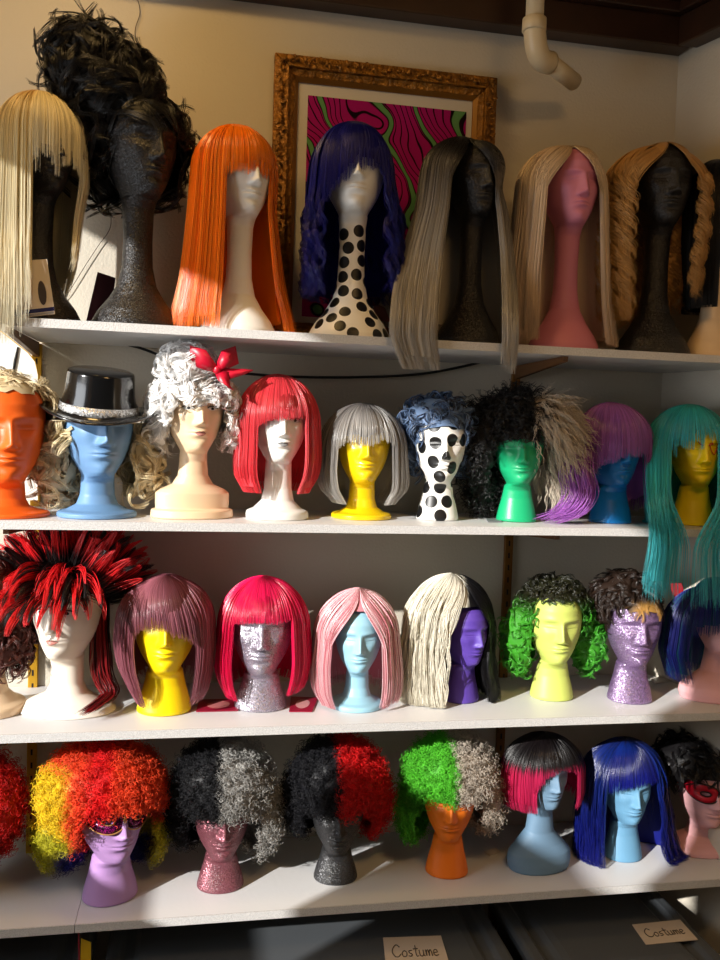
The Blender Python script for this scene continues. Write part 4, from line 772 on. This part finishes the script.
# ================================================================== picture
fr_ = at(384, 332, -.02); xl, xr_ = at(271.5, 190, -.03).x, at(493.5, 200, -.03).x; zt_ = (at(273, 55, -.02).z + at(495, 76, -.02).z) / 2; zb_ = ZS[0] + .003
pic = empty('picture_frame', ((xl + xr_) / 2, -.002, zb_), label='ornate gold picture frame around the magenta poster, standing on the top shelf', cat='picture frame')
goldw = mat('carved_gold_leaf', (176, 118, 36), .42, metal=.35, noise=.65, nscale=55, bump=1.0, bscale=75, bdist=.012)
fwid = .060; XM = at(384, 100, -.02).x
def ring(x0, x1, z0, z1, wd, y0, y1, b): 
    # mitred moulding
    for (a, c_) in ((((x0, z1), (x1, z1)), ((x0 + wd, z1 - wd), (x1 - wd, z1 - wd))), (((x0, z0), (x1, z0)), ((x0 + wd, z0 + wd), (x1 - wd, z0 + wd))), (((x0, z0), (x0, z1)), ((x0 + wd, z0 + wd), (x0 + wd, z1 - wd))), (((x1, z0), (x1, z1)), ((x1 - wd, z0 + wd), (x1 - wd, z1 - wd)))):
        (p, q), (r_, s_) = a, c_; b.hexa([(p[0], -.003, p[1]), (q[0], -.003, q[1]), (s_[0], -.003, s_[1]), (r_[0], -.003, r_[1]), (p[0], y0, p[1]), (q[0], y0, q[1]), (s_[0], y1, s_[1]), (r_[0], y1, r_[1])])
    return b
ring(xl, xr_, zb_, zt_, .034, -.026, -.040, MB()).build('outer_moulding', goldw, pic, bev=.003)
ring(xl + .034, xr_ - .034, zb_ + .034, zt_ - .034, .016, -.030, -.024, MB()).build('inner_moulding', goldw, pic, bev=.002)
ring(xl + .050, xr_ - .050, zb_ + .050, zt_ - .050, .009, -.024, -.014, MB()).build('slip_moulding', mat('dull_gold', (150, 104, 40), .4, metal=.4), pic, bev=.001)
# carved leaves and beads
cv = MB(); rr_ = random.Random(3)
def leaf(x, z, ang, sz):
    pts = []; 
    for q in range(5): t = q / 4; pts.append((x + math.cos(ang + t * 1.6) * sz * t, -.036 - .006 * math.sin(math.pi * t), z + math.sin(ang + t * 1.6) * sz * t))
    cv.tube(pts, [.0012, .0035, .004, .003, .0008], 6)
z_ = zb_ + .01
while z_ < zt_ - .01:
    for xx in (xl + .017, xr_ - .017): leaf(xx + rr_.uniform(-.003, .003), z_, rr_.choice([.4, 2.2, 3.6, 5.2]), .012)
    z_ += .0125
x_ = xl + .02
while x_ < xr_ - .02: leaf(x_, zt_ - .019 + rr_.uniform(-.003, .003), rr_.choice([.2, 1.9, 3.4, 5.0]), .012); x_ += .0125
cv.build('carved_leaves', goldw, pic, smooth=True)
MB().box(xl + .056, xr_ - .056, -.010, -.004, zb_ + .056, zt_ - .056).build('mat_board', mat('white_mat_board', (206, 200, 190), .8), pic)
pm_ = mat('poster_print', (160, 20, 110), .9, spec=.1); t_ = pm_.node_tree; n_ = t_.nodes; bs = n_['Principled BSDF']; tc_ = n_.new('ShaderNodeTexCoord')
nz = n_.new('ShaderNodeTexNoise'); nz.inputs['Scale'].default_value = 5; nz.inputs['Detail'].default_value = 1.5; t_.links.new(tc_.outputs['Object'], nz.inputs['Vector'])
mp = n_.new('ShaderNodeVectorMath'); mp.operation = 'SCALE'; mp.inputs['Scale'].default_value = .30; t_.links.new(nz.outputs[1], mp.inputs[0]); ad = n_.new('ShaderNodeVectorMath'); t_.links.new(tc_.outputs['Object'], ad.inputs[0]); t_.links.new(mp.outputs[0], ad.inputs[1])
def wavec(scale, ph, rot, lo, hi):
    g = n_.new('ShaderNodeMapping'); g.inputs['Rotation'].default_value = (0, rot, 0); t_.links.new(ad.outputs[0], g.inputs[0]); w_ = n_.new('ShaderNodeTexWave'); w_.inputs['Scale'].default_value = scale; w_.inputs['Phase Offset'].default_value = ph; w_.bands_direction = 'X'; t_.links.new(g.outputs[0], w_.inputs[0])
    c_ = n_.new('ShaderNodeValToRGB'); c_.color_ramp.elements[0].position = lo; c_.color_ramp.elements[1].position = hi; t_.links.new(w_.outputs['Fac'], c_.inputs[0]); return c_.outputs[0]
lines = wavec(17, 0, .5, .05, .11); green = wavec(3.0, 2.0, .45, .955, .97); glo = wavec(3.0, 2.0, .45, .89, .93)
def mixc(fac, a, b_):
    q = n_.new('ShaderNodeMix'); q.data_type = 'RGBA'; t_.links.new(fac, q.inputs[0])
    for i_, v_ in ((6, a), (7, b_)):
        if isinstance(v_, tuple): q.inputs[i_].default_value = (*lin(v_), 1)
        else: t_.links.new(v_, q.inputs[i_])
    return q.outputs[2]
c1 = mixc(lines, (24, 6, 18), (160, 22, 108)); c2 = mixc(glo, c1, (22, 10, 14)); c3 = mixc(green, c2, (96, 146, 92)); t_.links.new(c3, bs.inputs['Base Color'])
px0, px1 = at(308, 100, -.012).x, at(467, 100, -.012).x; pzt = (at(308, 97, -.012).z + at(466, 110, -.012).z) / 2
MB().box(px0, px1, -.0115, -.0101, zb_ + .075, pzt).build('poster', pm_, pic)
# ================================================================== pipe
yp = -.22; pipem = mat('cream_pvc', (214, 196, 160), .4); p0 = at(534, -4, yp); p0.z = ZT - .001; p1 = at(534, 32, yp); p2 = at(541, 56, yp + .02); p3 = at(574, 82, -.11); sc = (yp - YC) / F
pe = empty('drain_pipe', (p1.x, yp, p1.z), label='cream plastic drain pipe with an elbow below the dark wooden beam', cat='pipe')
MB().tube([(p1.x, yp, ZT - .001), p1], 9.2 * sc, 32).build('vertical_pipe', pipem, pe, smooth=True)
MB().tube([p1 + Vector((0, 0, .030)), p1 + Vector((0, 0, .028)), p1 + Vector((0, 0, .002)), p1], [11 * sc, 12.2 * sc, 12.4 * sc, 11.4 * sc], 32).build('pipe_collar', pipem, pe, smooth=True)
eb = [p1 + Vector((0, 0, .014)), p1 + (p2 - p1) * .4 + Vector((-.003, 0, 0)), p2 + (p1 - p2) * .25 + Vector((-.004, 0, -.004)), p2 + Vector((.004, .006, -.006)), p2 + (p3 - p2) * .25]
ebs = spline(eb, np.linspace(0, 1, 16)[None])[0]
MB().tube([tuple(q) for q in ebs], [11.4 * sc] * 15 + [11.6 * sc], 32).build('elbow', pipem, pe, smooth=True)
MB().tube([p2 + (p3 - p2) * .2, p3], 9.2 * sc, 32).build('angled_pipe', pipem, pe, smooth=True)
# ================================================================== wires
wirem = mat('brown_wire', (70, 50, 34), .5); wire = [at(x, y, -.006) for x, y in ((136, -6), (140, 12), (135, 32), (138, 60), (128, 110), (115, 170), (111, 205), (110, 228), (98, 246), (85, 266), (70, 290), (62, 300))]
tag(MB().tube([tuple(q) for q in spline(wire, np.linspace(0, 1, 90)[None])[0]], .0009, 5).build('hanging_wire', wirem, smooth=True), 'thin brown wire running down the wall behind the black updo', 'wire')
cab = [at(x, y, -.02) for x, y in ((112, 341), (140, 348), (165, 357), (200, 366), (240, 373), (300, 377), (365, 377), (420, 374), (465, 366), (500, 357))]
tag(MB().tube([tuple(q) for q in spline(cab, np.linspace(0, 1, 90)[None])[0]], .0032, 8).build('black_cable', mat('black_rubber', (14, 13, 13), .5), smooth=True), 'black cable sagging along the wall below the top shelf', 'cable')
# ================================================================== cards
cardw = mat('glossy_card', (212, 200, 188), .3); cardr = mat('red_card', (150, 22, 52), .35); navy = mat('navy_card', (30, 32, 90), .4); plum = mat('plum_tag', (58, 14, 44), .4); skin = mat('printed_portrait', (168, 108, 92), .4); redhair = mat('printed_red_hair', (150, 44, 40), .4); greyp = mat('printed_grey', (70, 64, 70), .4)
def card(name, quad, y, label, m, lean=.012, cat='product card', pics=(), group=None, rough=None):
    """quad px corners tl,tr,br,bl standing upright at distance y"""
    P4 = [at(a, b_, y) for a, b_ in quad]; P4[0].y += lean; P4[1].y += lean; o = (P4[0] + P4[2]) / 2; e = empty(name, o, label=label, cat=cat, group=group); nrm = Vector((0, -1, .05))
    MB().hexa([tuple(P4[3]), tuple(P4[2]), tuple(P4[1]), tuple(P4[0])] + [tuple(q + Vector((0, -.0012, 0))) for q in (P4[3], P4[2], P4[1], P4[0])]).build('card', m, e)
    f = lambda u, v, d: P4[3] * (1 - u) * (1 - v) + P4[2] * u * (1 - v) + P4[1] * u * v + P4[0] * (1 - u) * v + Vector((0, -.0012 - d, 0))
    for i_, (nm, mm, poly) in enumerate(pics):
        b = MB(); vv = [tuple(f(u, v, .0003 + .0002 * i_)) for u, v in poly]; b.add(vv, [tuple(range(len(vv)))]); b.build(nm, mm, e)
    return e
ell = lambda cu, cv_, ru, rv, n=16: [(cu + ru * math.cos(2 * math.pi * k / n), cv_ + rv * math.sin(2 * math.pi * k / n)) for k in range(n)]
card('photo_card', [(16, 260), (46, 258), (55, 314), (22, 318)], -D + .018, 'product photo card with a navy edge behind the pale blonde strands', cardw, pics=[('navy_strip', navy, [(0, .06), (1, .06), (1, .13), (0, .13)]), ('portrait', skin, ell(.22, .58, .2, .36)), ('printed_figure', greyp, ell(.7, .40, .13, .22)), ('caption_strip', mat('caption_grey', (150, 150, 156), .5), [(.08, .01), (.98, .01), (.98, .05), (.08, .05)])])
card('hang_tag', [(97, 271), (115, 277), (111, 318), (86, 322)], -D + .26, 'plum hang tag leaning behind the black updo head', plum)
card('photo_card', [(365, 275), (391, 274), (392, 322), (364, 320)], -.10, 'photo card of a red-haired woman beside the polka dot neck', cardw, pics=[('printed_red_hair', redhair, ell(.36, .62, .3, .3)), ('portrait', skin, ell(.38, .58, .16, .2)), ('printed_shoulder', skin, [(.3, .0), (.95, .0), (.75, .3), (.45, .38), (.3, .25)])])
def flatcard(name, quad, k, label, m, pic=None):
    P4 = [on(a, b_, ZS[k] + .0012) for a, b_ in quad]; e = empty(name, P4[0], label=label, cat='product card'); MB().hexa([tuple(q) for q in (P4[3], P4[2], P4[1], P4[0])] + [tuple(q + Vector((0, 0, .0016))) for q in (P4[3], P4[2], P4[1], P4[0])]).build('card', m, e)
    if pic:
        f = lambda u, v: P4[3] * (1 - u) * (1 - v) + P4[2] * u * (1 - v) + P4[1] * u * v + P4[0] * (1 - u) * v + Vector((0, 0, .002)); vv = [tuple(f(u, v)) for u, v in ell(.5, .5, .28, .32)]; MB().add(vv, [tuple(range(len(vv)))]).build('printed_oval', pic, e)
flatcard('product_card', [(199, 700), (240, 699), (238, 711), (196, 712)], 2, 'crimson card lying left of the silver glitter head', cardr, mat('pink_print', (190, 110, 110), .5))
flatcard('product_card', [(291, 697), (318, 698), (312, 712), (289, 712)], 2, 'crimson card lying right of the silver glitter head', cardr, mat('pale_print', (200, 140, 140), .5))
flatcard('product_card', [(650, 679), (672, 674), (684, 679), (655, 684)], 2, 'white card lying behind the lavender glitter head', cardw)
flatcard('hang_tag', [(486, 519), (500, 519), (502, 522), (488, 522)], 1, 'small grey tag lying left of the green head', mat('grey_tag', (120, 124, 128), .5))
flatcard('hang_tag', [(484, 852), (496, 848), (500, 852), (490, 856)], 3, 'small printed tag lying between the green-white afro and the slate bust', cardw)
card('red_packet', [(672, 584), (684, 584), (686, 600), (674, 600)], -.16, 'red packet hanging behind the teal wig ends', mat('red_packet', (176, 20, 40), .4), cat='packet')
# white board hanging at far left
wp = mat('white_sheet', (235, 232, 222), .5); ylw = mat('yellow_edge', (226, 176, 70), .5)
yb = -.10; e = empty('garment_cover', at(10, 440, yb), label='white hanging cover with a yellow rounded edge behind the orange head at far left', cat='garment cover')
edge = [(-40, 312), (0, 331), (14, 342), (28, 353), (35, 362), (38, 375), (38, 500), (-40, 500)]
vv = [tuple(at(a, b_, yb)) for a, b_ in edge]; MB().add(vv, [tuple(range(len(vv)))]).build('sheet', wp, e, solid=.004)
MB().tube([tuple(at(a, b_, yb - .002)) for a, b_ in edge[1:7]], .0022, 6).build('yellow_piping', ylw, e, smooth=True)
MB().tube([tuple(at(a, b_, yb - .006)) for a, b_ in ((18, 347), (15, 360), (12, 380))], [.002, .0032, .002], 6).build('black_strap', ink, e, smooth=True)
# ================================================================== storage bins under the lowest shelf
binm = mat('charcoal_plastic', (60, 64, 68), .38, noise=.12, nscale=8); lidm = mat('grey_plastic_lid', (84, 88, 92), .34, bump=.05, bscale=60)
def roundrect(x0, x1, y0, y1, r, n=8):
    out = []
    for cx, cy, a0 in ((x1 - r, y1 - r, 0), (x0 + r, y1 - r, 90), (x0 + r, y0 + r, 180), (x1 - r, y0 + r, 270)):
        for k in range(n + 1): t = R(a0 + 90 * k / n); out.append((cx + r * math.cos(t), cy + r * math.sin(t)))
    return out
def loft(x0, x1, y0, y1, prof, r=.06):
    """prof: (inset, z)"""
    rings = [roundrect(x0 + i, x1 - i, y0 + i, y1 - i, max(.01, r - i)) for i, z in prof]; n = len(rings[0]); v = [(a, b_, z) for g, (i, z) in zip(rings, prof) for a, b_ in g]
    f = [(i * n + k, i * n + (k + 1) % n, (i + 1) * n + (k + 1) % n, (i + 1) * n + k) for i in range(len(prof) - 1) for k in range(n)] + [tuple((len(prof) - 1) * n + k for k in range(n)), tuple(range(n))[::-1]]
    return MB().add(v, f)
ZL = ZS[3] - .125
def tote(x0, x1, y0, y1, label, zl=ZL):
    e = empty('storage_tote', ((x0 + x1) / 2, (y0 + y1) / 2, 0), label=label, cat='storage bin', group='dark plastic storage bins under the lowest shelf')
    loft(x0, x1, y0, y1, [(.06, .001), (.055, .03), (.022, zl - .05), (.008, zl - .048), (.006, zl - .03)]).build('tub', binm, e, smooth=False, bev=.002)
    loft(x0, x1, y0, y1, [(.0, zl - .034), (-.001, zl - .012), (.004, zl - .002), (.012, zl), (.030, zl), (.040, zl - .010), (.060, zl - .010), (.072, zl - .001), (.090, zl + .002)]).build('lid', lidm, e, smooth=False, bev=.0025)
    return e
b1 = on(96, 930, ZL).x
yb0 = -.50
xa = at(75, 940, yb0).x; xb = at(98, 930, yb0).x; xc_ = at(540, 930, yb0).x; xd = at(560, 930, yb0).x
t1 = tote(xa - .50, xa, yb0, -.04, 'charcoal plastic storage bin at the bottom left corner')
t2 = tote(xb - .01, xc_ - .0, yb0, -.04, 'wide charcoal storage bin with a handwritten card, bottom centre')
t3 = tote(xd - .01, XR - .02, yb0, -.04, 'charcoal storage bin with a handwritten card, bottom right')
# handwritten cards "Costume"
STK = {'C': [[(.8, .8), (.5, 1), (.15, .75), (.05, .4), (.25, .05), (.6, 0), (.85, .2)]], 'o': [[(.3, .5), (.05, .3), (.15, .02), (.45, .05), (.5, .35), (.3, .5)]], 's': [[(.45, .5), (.15, .45), (.2, .28), (.42, .18), (.3, .02), (.05, .05)]],
       't': [[(.28, .9), (.25, .3), (.32, .02), (.5, .03)], [(.02, .6), (.52, .62)]], 'u': [[(.05, .5), (.08, .1), (.25, .0), (.42, .12), (.45, .5), (.46, .1), (.58, .0)]],
       'm': [[(.04, .5), (.06, 0), (.1, .38), (.25, .5), (.32, .3), (.33, 0), (.38, .38), (.52, .5), (.6, .3), (.62, 0)]], 'e': [[(.06, .26), (.42, .3), (.35, .5), (.12, .46), (.05, .2), (.22, .0), (.48, .08)]]}
ADV = {'C': .95, 'o': .6, 's': .56, 't': .56, 'u': .66, 'm': .76, 'e': .55}
penm = mat('pencil_grey', (64, 60, 60), .7); paperm = mat('cream_label_paper', (206, 190, 172), .7)
def label_card(quad, z, lab, hgt=.5):
    P4 = [on(a, b_, z) for a, b_ in quad]; e = empty('paper_label', (P4[0] + P4[2]) / 2, label=lab, cat='label card')
    MB().hexa([tuple(q) for q in (P4[3], P4[2], P4[1], P4[0])] + [tuple(q + Vector((0, 0, .0012))) for q in (P4[3], P4[2], P4[1], P4[0])]).build('paper', paperm, e)
    f = lambda u, v: P4[3] * (1 - u) * (1 - v) + P4[2] * u * (1 - v) + P4[1] * u * v + P4[0] * (1 - u) * v + Vector((0, 0, .0018))
    tot = sum(ADV[c_] for c_ in 'Costume'); x_ = 0; b = MB()
    for c_ in 'Costume':
        for st in STK[c_]: b.tube([tuple(f(.12 + .76 * (x_ + a) / tot, .32 + hgt * .8 * d_)) for a, d_ in (st if len(st) < 3 else [(q[0], q[2]) for q in spline([np.array([a, 0, d_]) for a, d_ in st], np.linspace(0, 1, 24)[None])[0]])], .0011, 5)
        x_ += ADV[c_]
    b.build('handwriting', penm, e, smooth=True); return e
label_card([(383, 938), (441, 936), (450, 966), (386, 968)], ZL + .0035, 'cream paper card reading Costume on the centre bin lid')
label_card([(632, 925), (680, 920), (698, 940), (646, 945)], ZL + .0035, 'cream paper card reading Costume on the right bin lid')
# price strip hanging at the seam
e = empty('shelf_tag', at(84, 940, -D - .004), label='yellow and red price tag hanging between the left and centre bins', cat='tag')
MB().add([tuple(at(a, b_, -D + .03)) for a, b_ in ((81, 938), (91, 942), (91, 972), (80, 972))], [(0, 1, 2, 3)]).build('yellow_tag', mat('yellow_tag', (200, 160, 20), .5), e, solid=.001)
MB().tube([tuple(at(78.5, 925, -D + .028)), tuple(at(79.5, 972, -D + .028))], .0012, 6).build('red_cord', mat('red_cord', (170, 20, 50), .5), e)
